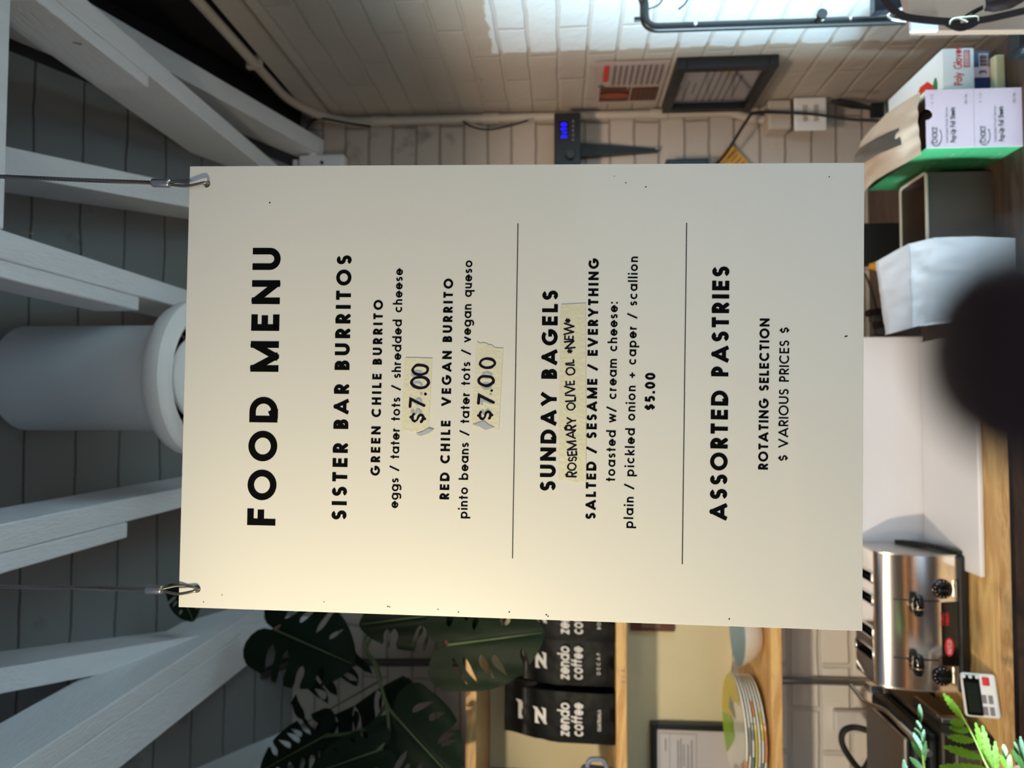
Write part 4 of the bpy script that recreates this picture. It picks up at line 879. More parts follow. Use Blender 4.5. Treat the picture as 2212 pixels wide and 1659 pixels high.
# plates
PR = .128
cols = ['plate', 'yel', 'plate', 'gry', 'ora', 'plate', 'plate']
labs = ['topmost patterned plate with yellow and green glaze on the shelf stack', 'second plate from the top of the stack, yellow rim', 'third plate from the top of the stack', 'fourth plate from the top of the stack, grey rim', 'fifth plate down in the stack, orange rim', 'second plate from the bottom of the stack', 'bottom plate of the stack, resting on the shelf']
PCY = 1.872
PCX = at(1640, 1572, Y=PCY).x
for k in range(7):
    z = ZC_ + .001 + (6 - k) * .0074
    t = thing('dinner_plate', labs[k], 'plate', (PCX + random.uniform(-.002, .002), PCY, z), 'stack of dinner plates on the lower shelf')
    o = (t.location.x, PCY, z)
    MB().lathe([(0, 0), (PR * .6, 0), (PR * .66, .003), (PR * .95, .010), (PR, .013), (PR * .985, .0155), (PR * .9, .0125), (PR * .66, .007), (PR * .5, .0052), (0, .005)], o, n=64).build('plate_body', M['plate'], t, 40)
    for a_, w_, mm in [((4.0, .5, 'ora'), (2.6, .9, 'ora')), ((4.6, .5, 'gry'),), ((3.9, .7, 'grn'), (4.9, .3, 'gry')), ((4.4, .8, 'yel'), (5.3, .3, 'ora')), ((3.8, .6, 'ora'),), ((4.9, .5, 'yel'), (4.1, .4, 'grn')), ((4.5, .7, 'ora'),)][k]:
        MB().lathe([(PR * .985, .0108), (PR * 1.004, .013), (PR * .992, .0154)], o, n=24, a0=a_, a1=a_ + w_).build('rim_glaze', M[mm], t, 60)
    if k == 0:
        for a0, a1, mm, r0 in ((-2.9, -.95, 'yel', .45), (-.93, -.1, 'lime', .35), (-1.7, -1.2, 'gry', .2), (1.0, 1.5, 'ora', .8)):
            pp_ = MB(); pf = [(PR * r0, .0056 + max(0, r0 - .5) * .01), (PR * .66, .0074), (PR * .9, .0130), (PR * .98, .0158)]
            pp_.lathe(pf, (o[0], o[1], z + .0004), n=14, a0=a0 + 2.6, a1=a1 + 2.6); pp_.build('glaze_patch', M[mm], t, 40)
# bowl
bq = at(1655, 1372, Z=ZC_); BX, BYY = at(1620, 1366, Y=1.85).x, 1.85
t = thing('bowl', 'cream bowl with blue glazed inside next to the plate stack', 'bowl', (BX, BYY, ZC_))
BR = .082
MB().lathe([(0, .001), (BR * .5, .001), (BR * .62, .006), (BR * .86, .030), (BR * .97, .048), (BR, .054)], (BX, BYY, ZC_), n=56).build('bowl_outside', M['cer'], t, 60)
MB().lathe([(BR, .054), (BR * .985, .0565), (BR * .955, .054), (BR * .82, .030), (BR * .5, .009), (0, .007)], (BX, BYY, ZC_), n=56).build('bowl_glaze', M['cerb'], t, 60)
# framed paper leaning behind the plates
a, b = at(1405, 1560, Y=2.06), at(1660, 1790, Y=2.06)
t = thing('leaning_frame', 'black picture frame with a printed notice behind the plate stack', 'picture frame', (a.x + .1, 2.07, ZC_))
fx0, fx1, fz0, fz1, fw = a.x - .26, a.x, ZC_ + .001, a.z, .017
for q in ((fx0, fx1, fz0, fz0 + fw), (fx0, fx1, fz1 - fw, fz1), (fx0, fx0 + fw, fz0 + fw, fz1 - fw), (fx1 - fw, fx1, fz0 + fw, fz1 - fw)): MB().box(q[0], q[1], 2.052, 2.074, q[2], q[3], .0015, 1).build('frame_rail', M['black'], t)
sh = MB().box(fx0 + fw, fx1 - fw, 2.062, 2.066, fz0 + fw, fz1 - fw).build('notice_sheet', M['paper'], t)
m = MB(); X0, X1, Z1 = fx0 + fw + .02, fx1 - fw - .012, fz1 - fw - .008
for q in ((X0, X1, Z1, .0012), (X0, X1, Z1 - .028, .0012), (X0, X1, Z1 - .102, .0012)): m.box(q[0], q[1], 2.0610, 2.0618, q[2] - q[3], q[2])
for x in (X1, X0): m.box(x - .0012, x, 2.0610, 2.0618, Z1 - .102, Z1)
for zz, xa, xb in ((.016, .05, .016), (.05, .12, .02), (.058, .11, .014), (.066, .09, .03), (.078, .13, .03), (.088, .12, .018)): m.box(X1 - xa, X1 - xb, 2.0610, 2.0618, Z1 - zz - .003, Z1 - zz)
m.build('notice_print', M['pgrey'], sh)
# picture scrap under the shelf, mostly behind the menu
a, b = at(1362, 1362, Y=2.07), at(1457, 1300, Y=2.07)
t = thing('small_picture', 'dark brown small picture on the wall under the coffee shelf', 'picture', (a.x + .06, 2.078, b.z))
MB().box(a.x, a.x + .13, 2.068, 2.0795, b.z, a.z).build('picture_sheet', M['poster'], t)
MB().box(a.x + .01, a.x + .12, 2.066, 2.0679, b.z + .04, a.z - .03).build('picture_print', M['kraft'], t)
# woven basket, only its rim in the frame
c = at(1640, 1690, Z=ZC_ + .05)
t = thing('woven_basket', 'brown woven basket cut off by the photo edge in front of the plates', 'basket', (c.x, c.y, ZC_))
bk = MB(); BRx = .05; c = at(1590, 1738, Y=1.78)
for i in range(12):
    z = ZC_ + .004 + i * .0066; r = BRx * (.8 + .2 * math.sin(min(1, i / 8) * PI / 2)); bk.tube([(c.x + (r + .0016 * (k % 2 * 2 - 1) * (1 if i % 2 else -1)) * math.cos(k * 2 * PI / 44), 1.808 + (r + .0016 * (k % 2 * 2 - 1) * (1 if i % 2 else -1)) * math.sin(k * 2 * PI / 44), z) for k in range(44)], .0036, 6, closed=True)
bk.lathe([(0, ZC_ + .002), (BRx * .8, ZC_ + .002)], (c.x, 1.808, 0), n=32)
bk.build('basket_weave', M['basket'], t, 60)
# blue grey container with handle, at the edge under the pouches
a = at(1270, 1640, Y=1.80)
t = thing('pitcher', 'blue grey plastic pitcher with a loop handle next to the GUATEMALA coffee pouch', 'pitcher', (a.x - .08, 1.82, ZB_))
q0, q1 = at(1268, 1645, Y=1.81), at(1310, 1645, Y=1.81)
ccx = at(1290, 1659, Y=1.81).x - .062
MB().lathe([(0, ZB_ + .001), (.052, ZB_ + .001), (.056, ZB_ + .008), (.060, ZB_ + .07), (.058, ZB_ + .078), (.05, ZB_ + .084), (0, ZB_ + .084)], (ccx, 1.82, 0), n=40).build('pitcher_body', M['blue'], t, 40)
MB().tube(fillet([(ccx + .05, 1.82, ZB_ + .068), (ccx + .078, 1.82, ZB_ + .064), (ccx + .080, 1.82, ZB_ + .026), (ccx + .052, 1.82, ZB_ + .016)], .012, 5), .006, 10).build('handle', M['blue'], t, 60)

# ------------------------------------------------------------------ monstera
mon = thing('monstera_plant', 'dark green monstera hanging in front of the coffee shelves', 'plant', at(900, 1240, Y=1.86))
pot = Vector((at(930, 1240, Y=1.9).x, 1.90, ZA_))
MB().lathe([(0, .001), (.06, .001), (.085, .13), (.09, .135), (.09, .15), (.082, .15), (.08, .12), (0, .12)], pot, n=40).build('pot', M['cer'], mon, 40)
def leaf(base, tip, width, Yb, Yt, nslit=5, depth=.6, holes=2, cup=.12, seed=0, lean=0, mname='leaf', opened=.45):
    rnd = random.Random(seed)
    A, B = at(*base, Y=Yb), at(*tip, Y=Yt); L = (B - A).length; ax = (B - A).normalized()
    view = ((A + B) / 2 - EYEP).normalized(); sd = ax.cross(view).normalized(); nn = sd.cross(ax).normalized()
    if nn.dot(view) > 0: nn = -nn
    sd = (sd + nn * lean).normalized()
    wpx = (at(base[0], base[1] + width / 2, Y=Yb) - A).length
    def half(t):      # heart shape: back lobes (t<0) to tip (t=1)
        if t < 0: return math.sqrt(max(0, 1 - ((t + .0) / .22) ** 2)) * .80
        return (.80 + .35 * t - .15 * t * t) * max(0, 1 - t ** 2.6) ** .75 + .02 * (1 - t)
    out = []
    def side(sg_):
        P = []
        P.append((-.02, 0)); 
        for i in range(9):   # back lobe
            a = PI * (1 - i / 8) * .92 + .16; P.append((-.22 * math.sin(a) * 1.0 - .02, .42 + -.40 * math.cos(PI * (i / 8)) * 1.0))
        ts = []; hs = []
        for k in range(nslit):
            t0 = .12 + .72 * (k + rnd.uniform(.1, .6)) / nslit; e = (t0, .034 + rnd.uniform(0, .022), depth * rnd.uniform(.8, 1.1))
            (ts if rnd.random() < opened else hs).append(e)
        cur = 0.02; steps = 40
        grid_t = [cur + (1 - cur) * i / steps for i in range(steps + 1)]
        slit = list(ts)
        for t in grid_t:
            while slit and slit[0][0] - slit[0][1] < t:
                t0, wv, dp = slit.pop(0)
                h0 = half(t0); sh_ = .16 * (1 - t0)      # slits sweep toward the tip
                P.append((t0 - wv, half(t0 - wv)))
                for f in (.8, .6, .4, .2): P.append((t0 - wv * (.6 + .6 * (1 - f)) * (1 if f > .3 else .7) - sh_ * dp * (1 - f), h0 * (1 - dp * (1 - f))))
                P.append((t0 - sh_ * dp * 1.06, h0 * (1 - dp)))
                for f in (.2, .4, .6, .8): P.append((t0 + wv * (.6 + .6 * (1 - f)) * (1 if f > .3 else .7) - sh_ * dp * (1 - f), h0 * (1 - dp * (1 - f))))
                P.append((t0 + wv, half(t0 + wv)))
            if P and t <= P[-1][0] and len(P) > 11: continue
            P.append((t, half(t)))
        return [(t, sg_ * w) for t, w in P], hs
    Rr, tr = side(1); Ll, tl = side(-1)
    ring = Rr + Ll[::-1]
    ring = [q for i, q in enumerate(ring) if i == 0 or (Vector(q) - Vector(ring[i - 1])).length > 1e-4]
    cu = bpy.data.curves.new('tmp', 'CURVE'); cu.dimensions = '2D'; cu.fill_mode = 'BOTH'
    def add(r):
        sp = cu.splines.new('POLY'); sp.points.add(len(r) - 1); sp.use_cyclic_u = True
        for p, q in zip(sp.points, r): p.co = (q[0], q[1], 0, 1)
    add(ring)
    for s_, lst in ((1, tr), (-1, tl)):      # long closed windows between the side veins
        for t0, wv, dp in lst:
            h0 = half(t0); a_, b_ = Vector((t0 - .20 * dp, h0 * (1 - dp) + .02)), Vector((t0 - .03, h0 * .86)); d_ = b_ - a_; n_ = Vector((-d_.y, d_.x)).normalized()
            R_ = [a_ + d_ * (i / 8) + n_ * (wv * 1.25 * math.sin(PI * (i / 8) ** .7)) for i in range(9)] + [a_ + d_ * (i / 8) - n_ * (wv * .45 * math.sin(PI * (i / 8) ** .7)) for i in range(7, 0, -1)]
            add([(q_.x, s_ * q_.y) for q_ in R_])
    o = bpy.data.objects.new('tmp', cu); C.objects.link(o); dg = bpy.context.evaluated_depsgraph_get(); me = bpy.data.meshes.new_from_object(o.evaluated_get(dg))
    t = bmesh.new(); t.from_mesh(me); bpy.data.objects.remove(o); bpy.data.meshes.remove(me)
    bmesh.ops.remove_doubles(t, verts=list(t.verts), dist=1e-5)
    bmesh.ops.triangulate(t, faces=list(t.faces))
    long = [e for e in t.edges if e.calc_length() > .12]
    for _ in range(3):
        long = [e for e in t.edges if e.calc_length() > .10]
        if long: bmesh.ops.subdivide_edges(t, edges=long, cuts=1); bmesh.ops.triangulate(t, faces=list(t.faces))
    mb = MB()
    for v in t.verts:
        u, w = v.co.x, v.co.y
        zz = -cup * abs(w) ** 1.4 * .5 - cup * (u - .4) ** 2 * .5 + .02 * math.sin(w * 9 + u * 3) * abs(w) - .012 * math.exp(-(w * 16) ** 2) + .02 * noise.noise((u * 3, w * 3, seed))
        v.co = A + ax * (u * L) + sd * (w * wpx) + nn * (zz * L)
    bmesh.ops.recalc_face_normals(t, faces=list(t.faces))
    t2 = t.copy(); bmesh.ops.reverse_faces(t2, faces=list(t2.faces)); mb.merge(t); mb.merge(t2, Matrix.Translation(nn * -.0012)); lf = mb.build('leaf', M[mname], mon, 45)
    vein = MB(); vein.tube([A + ax * (L * u) + nn * (-.012 * L - cup * (u - .4) ** 2 * .5 * L + .003) for u in (0, .2, .4, .6, .8, .97)], .0022, 6, rs=[.0028, .0025, .002, .0016, .0012, .0006]); vein.build('midrib', M['stem'], lf, 60)
    return A
LV = [((592, 1360), (765, 1436), 215, 1.62, 1.60, 3, .55, 2, 1), ((985, 1322), (772, 1350), 165, 1.56, 1.58, 5, .62, 0, 2), ((968, 1393), (1176, 1366), 232, 1.52, 1.50, 4, .60, 1, 3),
      ((822, 1470), (600, 1596), 205, 1.70, 1.68, 6, .72, 2, 4), ((862, 1556), (985, 1690), 215, 1.60, 1.58, 3, .55, 0, 5), ((700, 1590), (560, 1668), 130, 1.66, 1.64, 5, .6, 0, 6),
      ((815, 1622), (672, 1672), 120, 1.55, 1.52, 2, .4, 0, 8), ((388, 1272), (418, 1343), 70, 1.6, 1.6, 2, .5, 0, 9)]
bases = [leaf(a, b, w, y0, y1, n + 1, min(.82, d * 1.22), h, seed=s) for a, b, w, y0, y1, n, d, h, s in LV]
hub = pot + Vector((0, -.03, .13))
sts = [[hub, at(700, 1300, Y=1.70), bases[0]], [hub, at(990, 1270, Y=1.62), bases[1]], [hub, at(940, 1330, Y=1.60), bases[2]], [hub, at(798, 1385, Y=1.66), at(815, 1440, Y=1.68), bases[3]],
       [hub, at(795, 1370, Y=1.64), at(812, 1440, Y=1.63), at(835, 1520, Y=1.62), bases[4]], [at(835, 1520, Y=1.62), at(790, 1575, Y=1.66), bases[5]], [at(835, 1520, Y=1.62), bases[4] * .5 + bases[6] * .5, bases[6]], [hub, at(500, 1270, Y=1.7), bases[7]]]
for k, s_ in enumerate(sts): MB().tube(smooth_path(s_, 8), .0042, 8).build('stem', M['rstem' if k in (0, 2) else 'stem'], mon, 60)

# ------------------------------------------------------------------ fern in the foreground, at the left photo edge
fr_root = at(2240, 1700, Y=1.24)
fern = thing('fern_plant', 'bright green fern fronds in front of the sandwich press', 'plant', fr_root)
FPX = at(2212, 1760, Y=1.26)
tag(MB().lathe([(0, -.16), (.05, -.16), (.07, -.03), (.074, -.03), (.074, -.015), (.066, -.015), (.066, -.03), (0, -.03)], FPX, n=36).build('pot', M['cer'], fern, 40))
tag(MB().box(FPX.x - .12, FPX.x + .10, 1.14, 1.40, 0, FPX.z - .161, .004).build('plant_stand', M['dwood']), 'dark wooden plant stand under the bright green fern', 'plant stand')
def leaflet(mb, a, b, w, nrm, teeth=7):
    d = b - a; L = d.length; x = d.normalized(); s_ = x.cross(nrm).normalized(); n = teeth * 2
    mid = [a + d * (i / n) - nrm * (.08 * L * math.sin(PI * i / n) * .5) for i in range(n + 1)]
    for sg_ in (1, -1):
        ed = []
        for i in range(n + 1):
            t = i / n; ww = w * math.sin(PI * min(1, t * .93 + .07)) ** .7 * (1.0 if i % 2 else .72); ed.append(mid[i] + s_ * (sg_ * ww) + x * (L * .04 * (i % 2)) + nrm * (.12 * ww))
        for i in range(n): mb.face([mid[i], mid[i + 1], ed[i + 1], ed[i]] if sg_ > 0 else [mid[i], ed[i], ed[i + 1], mid[i + 1]])
def frond(path, leaflets, Yv, m, tw=0):
    P = smooth_path([at(*p, Y=Yv + tw * i) for i, p in enumerate(path)], 6); 
    st_ = MB().tube(P, .002, 8, rs=[.0028 - .0020 * i / (len(P) - 1) for i in range(len(P))]).build('frond', M['fstem'], fern, 60)
    for a, b, w in leaflets:
        mb = MB(); A = at(*a, Y=Yv); B = at(*b, Y=Yv - .012); nrm = (EYEP - A).normalized()
        nrm = (nrm + UP * random.uniform(-.3, .3) + RT * random.uniform(-.5, .5)).normalized()
        leaflet(mb, A, B, w, nrm); bmesh.ops.solidify(mb.b, geom=list(mb.b.faces), thickness=.0005); mb.build('leaflet', M[m], st_, 30)
frond([(2148, 1680), (2128, 1645), (2108, 1600), (2085, 1558), (2063, 1520), (2038, 1497)],
      [((2080, 1552), (2037, 1497), .007), ((2085, 1562), (2051, 1560), .007), ((2095, 1578), (2050, 1572), .0075), ((2104, 1600), (2046, 1592), .0075), ((2122, 1638), (2036, 1612), .0085), ((2136, 1662), (2028, 1656), .008),
       ((2130, 1640), (2107, 1560), .0062), ((2142, 1660), (2122, 1566), .0065), ((2150, 1680), (2150, 1600), .006)], 1.235, 'fern')
frond([(2000, 1690), (1994, 1640), (1989, 1580), (1986, 1522)],
      [((1989, 1560), (1986, 1521), .0045), ((1990, 1585), (1981, 1556), .005), ((1991, 1600), (1976, 1572), .005), ((1992, 1625), (1973, 1582), .0055), ((1994, 1640), (1968, 1600), .0055), ((1996, 1665), (1965, 1635), .0055), ((1992, 1620), (1996, 1575), .004), ((1960, 1690), (1952, 1640), .005), ((1994, 1650), (2000, 1600), .004)], 1.27, 'fernd')
frond([(2180, 1690), (2174, 1650), (2168, 1608)], [((2172, 1640), (2168, 1608), .005), ((2176, 1662), (2160, 1630), .005), ((2178, 1672), (2182, 1630), .005)], 1.23, 'fern')
frond([(2214, 1690), (2205, 1640), (2196, 1596)], [((2202, 1640), (2191, 1602), .004), ((2206, 1655), (2186, 1618), .0045), ((2212, 1640), (2204, 1590), .004), ((2214, 1670), (2200, 1630), .005)], 1.22, 'fernd')

# ================================================================== right-hand counter things
# two foil sheet boxes
FX0, FX1, FY0, FY1 = .510, .624, 1.402, 1.665
FG = 'foil sheet boxes stacked on the dark counter'
def foilbox(z0, z1, label):
    t = thing('foil_sheet_box', label, 'box', ((FX0 + FX1) / 2, (FY0 + FY1) / 2, z0), FG)
    return t
zm = (.7705 + .948) / 2
def boxpanels(t, z0, z1, top):
    th = .0015
    fp = MB()
    if top:   # thumb notch in the top edge
        cxn = at(2003, 247, Y=FY0).x; r = .0115; n = 10
        poly = [(FX0, z0), (FX1, z0), (FX1, z1)] + [(cxn + r * math.cos(a), z1 - r * math.sin(a) * 1.1) for a in [i * PI / n for i in range(n + 1)]] + [(FX0, z1)]
        fp.prism(poly, (Vector((0, FY0, 0)), XA, ZA, YA), 0, th)
    else: fp.box(FX0, FX1, FY0, FY0 + th, z0, z1)
    fp.build('front_panel', M['boxw'], t)
    sd_ = MB(); sd_.box(FX0, FX0 + th, FY0 + th, FY1, z0, z1); sd_.box(FX1 - th, FX1, FY0 + th, FY1, z0, z1); sd_.box(FX0 + th, FX1 - th, FY1 - th, FY1, z0, z1); sd_.build('side_panel', M['green'], t)
    if top: li = MB(); li.box(FX0 + th, FX0 + th * 1.6, FY0 + th * 2, FY1 - th * 2, z0 + .003, z1 - .001); li.build('liner', M['card'], t); MB().box(FX1 - th * 1.6, FX1 - th, FY0 + th * 2, FY1 - th * 2, z0 + .003, z1 - .001).build('liner', M['card'], t)
    MB().box(FX0 + th, FX1 - th, FY0 + th, FY1 - th, z0, z0 + th).build('bottom_panel', M['boxw'], t)
    if top: MB().box(FX0 + .004, FX1 - .004, FY0 + .012, FY1 - .012, z0 + .002, z0 + .05, .002).build('foil_stack', M['dsteel'], t)  # foil block coloured dark to stand in for the shade inside the box
    pr = MB(); dz = z1 - z0
    letter(pr, 'Pop-Up Foil Sheets', (Vector((FX0 + .010, FY0, z0 + dz * .39)), XA, ZA, -YA), .0098, .068, .17, .0004, squeeze=.85); pr.build('product_text', M['pgreen'], t)
    pr = MB(); letter(pr, 'Interfolded Food Service', (Vector((FX0 + .010, FY0, z0 + dz * .54)), XA, ZA, -YA), .0058, .068, .1, .0004, squeeze=.8); letter(pr, '500 / Box', (Vector((FX1 - .030, FY0, z0 + dz * .13)), XA, ZA, -YA), .0055, .021, .13, .0004, squeeze=.8)
    letter(pr, '9 X 10', (Vector((FX1 - .036, FY0, z0 + dz * .83)), XA, ZA, -YA), .006, .026, .1, .0004, squeeze=.8); pr.build('small_text', M['pgrey'], t)
    lg = MB(); letter(lg, 'CHOICE', (Vector((FX0 + .009, FY0, z0 + dz * .77)), XA, ZA, -YA), .010, .031, .15, .0004, slant=.15, squeeze=.7)
    lg.tube([(FX0 + .005 + .0165 + .0185 * math.cos(a), FY0 - .0004, z0 + dz * .80 + .0105 * math.sin(a)) for a in [math.radians(x) for x in range(120, 330, 15)]], .0006, 5); lg.build('logo', M['pgreen'], t)
    sp_ = MB()
    for k in range(5):
        y = FY0 + .03 + k * .045; letter(sp_, 'FOIL SHEETS'[:7], (Vector((FX0, y + .04, z0 + dz * (.2 + .13 * (k % 4)))), -YA, ZA, -XA), .006, .036, .12, .0005, squeeze=.8)
    sp_.build('side_print', M['boxw'], t)
t = foilbox(.7705, zm - .0006, 'lower pink-white and green foil sheet box under the opened one'); boxpanels(t, .7705, zm - .0006, False)
MB().box(FX0 + .0015, FX1 - .0015, FY0 + .0015, FY1 - .0015, zm - .002, zm - .0007).build('lid', M['boxw'], t)
t = foilbox(zm, .948, 'opened top foil sheet box with torn cardboard flap and thumb notch'); boxpanels(t, zm, .948, True)
fl = MB(); p0, p1, p2, p3 = at(2003, 405 - 95, Y=1.47), at(2000, 205, Y=1.47), at(1975, 195, Y=1.50), at(1897, 395, Y=1.60)
fl.grid(lambda u, v: Vector((FX0 - .006 + .122 * u, FY0 + .014 + .252 * v, .950 + .016 * math.sin(PI * v * .9) + .030 * (1 - abs(u - .55) * 1.6) * (.25 + v * .4) + .006 * noise.noise((u * 2, v * 2, 2)) + .004 * noise.noise((u * 6, v * 4, 5)))), 18, 22, .0012)
fl.build('torn_flap', M['card'], t, 25)
ln = MB(); ln.grid(lambda u, v: Vector((FX0 + .03 + .035 * u + .02 * v, FY0 + .06 + .19 * v, .9535 + .016 * math.sin(PI * (.11 + v * .83) * .9) + .030 * (1 - abs(.25 + .29 * u + .16 * v - .55) * 1.6) * (.25 + (.11 + .83 * v) * .4) + .004 + .003 * noise.noise((u * 9, v * 9, 8)))), 6, 12, .0006)
ln.build('foil_sheet', M['alu'], t, 25)
# glove box, blue box, cream block behind the foil boxes
GYf = 1.452
G1 = at(2035, 104, Y=GYf); z0 = .7705
zc = (z0, z0 + .020); zb = (zc[1] + .0005, zc[1] + .036); zg = (zb[1] + .0005, G1.z)
x0, x1 = .632, G1.x - .006
tag(MB().box(x0, x1 - .012, GYf - .004, 1.60, *zc, .003).build('cream_block', M['creamb']), 'cream wooden block at the bottom of the pile beside the foil boxes', 'block')
t = thing('navy_box', 'dark blue carton with barcode between the glove box and cream block', 'box', (.69, 1.55, zb[0]))
MB().box(x0, x1 + .004, GYf + .012, 1.64, *zb, .001).build('carton', M['navy'], t)
bc = MB(); bxx = x1 - .030
bc.box(bxx, bxx + .028, GYf + .0110, GYf + .0118, zb[0] + .004, zb[0] + .022); bc.box(x0 + .042, x0 + .063, GYf + .0110, GYf + .0118, zb[0] + .001, zb[1] - .001); bc.build('white_panel', M['boxw'], t)
bb = MB()
for k in range(9): bb.box(bxx + .003 + k * .0026, bxx + .003 + k * .0026 + (.0008 if k % 3 else .0016), GYf + .0103, GYf + .0109, zb[0] + .006, zb[0] + .02)
bb.build('barcode', M['ink'], t)
bb = MB(); letter(bb, '3', (Vector((x0 + .048, GYf + .0109, zb[0] + .008)), XA, ZA, -YA), .014, None, .16, .0004); bb.build('number_print', M['ink'], t)
t = thing('glove_box', 'white box of poly gloves with red lettering behind the foil boxes', 'box', (.69, 1.55, zg[0]))
MB().box(x0, x1 + .006, GYf, 1.69, *zg, .004, 2).build('carton', mat('glove_box_white', (248, 251, 252), .4, var=.02), t, 40)
gz = zg[0] + (zg[1] - zg[0]) * .40
m = MB(); letter(m, 'Poly Gloves', (Vector((x0 + .022, GYf, gz)), XA, ZA, -YA), .016, .078, .17, .0004, squeeze=.8); m.build('product_text', M['pred'], t)
m = MB(); o = Vector((x1 - .034, GYf - .0005, zg[0] + .010)); 
for q in ((0, .034, 0, .0012), (0, .034, .0098, .011), (0, .0012, 0, .011), (.0328, .034, 0, .011)): m.box(o.x + q[0], o.x + q[1], GYf - .0012, GYf - .0003, o.z + q[2], o.z + q[3])
letter(m, 'MEDIUM', (o + Vector((.003, .0004, .003)), XA, ZA, -YA), .005, .028, .15, .0008, squeeze=.8); m.build('size_label', M['pred'], t)
m = MB(); tpz = zg[1] + .0004
for k in range(6): m.face([(x0 + .01, 1.48 + k * .03, tpz), (x1 - .06 + .03 * math.sin(k), 1.48 + k * .03, tpz), (x1 - .06 + .03 * math.sin(k + 1), 1.51 + k * .03, tpz), (x0 + .01, 1.51 + k * .03, tpz)])
m.build('top_print', M['pred'], t)
m = MB(); m.lathe([(0, 0), (.018, 0), (0, .0006)], (x0 + .03, 1.48, tpz), n=16, sx=1.2, sy=.5); m.build('leaf_print', M['green'], t)

# grey tub and dark gap with bits behind it
ty = 1.5
a, b = at(2001, 400, Y=ty), at(2001, 520, Y=ty)
t = thing('grey_tub', 'dull grey open tub between the foil boxes and the white paper bag', 'tub', (.40, 1.55, .7705))
tx0, tx1 = .315, .495
for q in ((tx0, tx1, ty, ty + .004), (tx0, tx1, 1.606, 1.61), (tx0, tx0 + .004, ty + .004, 1.606), (tx1 - .004, tx1, ty + .004, 1.606)): MB().box(*q, .7705, a.z).build('tub_wall', M['grey'], t)
MB().tube(fillet([(tx0 + .05, ty, a.z), (tx1, ty, a.z), (tx1, 1.61, a.z), (tx0, 1.61, a.z), (tx0, ty, a.z), (tx0 + .049, ty, a.z)], .01, 4), .0035, 8).build('tub_rim', M['pipe'], t, 60)
MB().box(tx0 + .004, tx1 - .004, ty + .004, 1.606, .7706, .775).build('tub_floor', M['grey'], t)
tag(MB().box(.36, .46, 1.76, 1.80, .7705, .93, .004).build('dark_bottle_box', M['mblack']), 'dark box standing behind the grey tub', 'box')
a = at(1990, 440, Y=1.74); tag(MB().tube([(a.x, 1.745, .7705), (a.x, 1.745, a.z), (a.x, 1.745, a.z + .006), (a.x, 1.745, a.z + .02)], .012, 16, rs=[.012, .012, .006, .006]).build('yellow_bottle', M['yellow']), 'small yellow bottle peeking out behind the grey tub', 'bottle')
wire('pale cable crossing the dark gap behind the grey tub', [at(1950, 425, Y=1.752), at(1972, 455, Y=1.752), at(2000, 490, Y=1.752), at(2020, 520, Y=1.752)], .003, 'pipe')
# power plugs cluster
a = at(1890, 695, Y=1.80)
t = thing('power_strip', 'black power strip with plugs above the white backsplash board', 'power strip', (a.x, 1.81, 1.12))
pz = a.z
MB().box(a.x - .035, a.x + .035, 1.80, 1.83, pz - .02, pz + .002, .003).build('strip_body', M['black'], t)
MB().box(a.x - .03, a.x + .03, 1.798, 1.84, .772, pz - .0201, .002).build('strip_post', M['mblack'], t)
for k in range(4):
    q = at(1884 + k * 8, 676 + k * 13, Y=1.785); MB().box(q.x - .008, q.x + .008, 1.775, 1.7999, q.z - .010, q.z + .012, .003).build('plug', M['mblack' if k % 2 else 'leather'], t)
wire('thin black cord rising from the power strip plugs', [at(1868, 590, Y=1.84), at(1880, 620, Y=1.84), at(1890, 655, Y=1.82), at(1893, 675, Y=1.80)], .0028)
a = at(1890, 575, Y=1.75); tag(MB().tube([(a.x, 1.75, .7705), (a.x, 1.75, a.z - .01), (a.x, 1.75, a.z + .012)], .013, 14, rs=[.013, .013, .007]).build('amber_bottle', M['yellow']), 'amber bottle top peeking out above the white paper bag', 'bottle')
# white paper bag, folded, standing
L0, R0 = at(1918, 722, Y=1.47), at(1897, 563, Y=1.47)
rows = [((1897, 563), (1918, 722), 1.50), ((1962, 527), (1972, 708), 1.44), ((2020, 513), (2012, 697), 1.425), ((2105, 511), (2090, 690), 1.42), ((2190, 515), (2170, 690), 1.43)]
t = thing('paper_bag', 'crumpled white paper bag standing between the grey tub and the blurred fingertip', 'paper bag', (.24, 1.5, .7705))
RW = [(at(*r, Y=y), at(*l, Y=y)) for r, l, y in rows]
RW[-1] = tuple(Vector((p.x, p.y, .7712)) for p in RW[-1])
def bagf(u, v):
    i = v * (len(RW) - 1); k = min(int(i), len(RW) - 2); f = i - k
    r = RW[k][0].lerp(RW[k + 1][0], f); l = RW[k][1].lerp(RW[k + 1][1], f); p = r.lerp(l, u)
    return p + Vector((0, .005 * noise.noise((u * 5, v * 6, 3)) * (1 - v) + .003 * noise.noise((u * 14, v * 12, 1)) * (1 - v), 0))
m = MB().grid(bagf, 24, 32); m.grid(lambda u, v: bagf(u, v) + Vector((0, .012 + .06 * min(1, v * 1.6), .0)), 24, 32)
for uu in (0, 1): m.grid(lambda u, v: bagf(uu, v) + Vector((0, (.012 + .06 * min(1, v * 1.6)) * u, 0)), 4, 32)
m.grid(lambda u, v: bagf(u, 0) + Vector((0, .012 * v, 0)), 24, 2)
m.build('bag_body', M['paper'], t, 25)
fm = MB(); fm.grid(lambda u, v: bagf(u, .25 + .012 * v) + Vector((0, -.004 + .002 * v, .001)), 20, 2, .001); fm.build('folded_edge', M['paper'], t, 25)

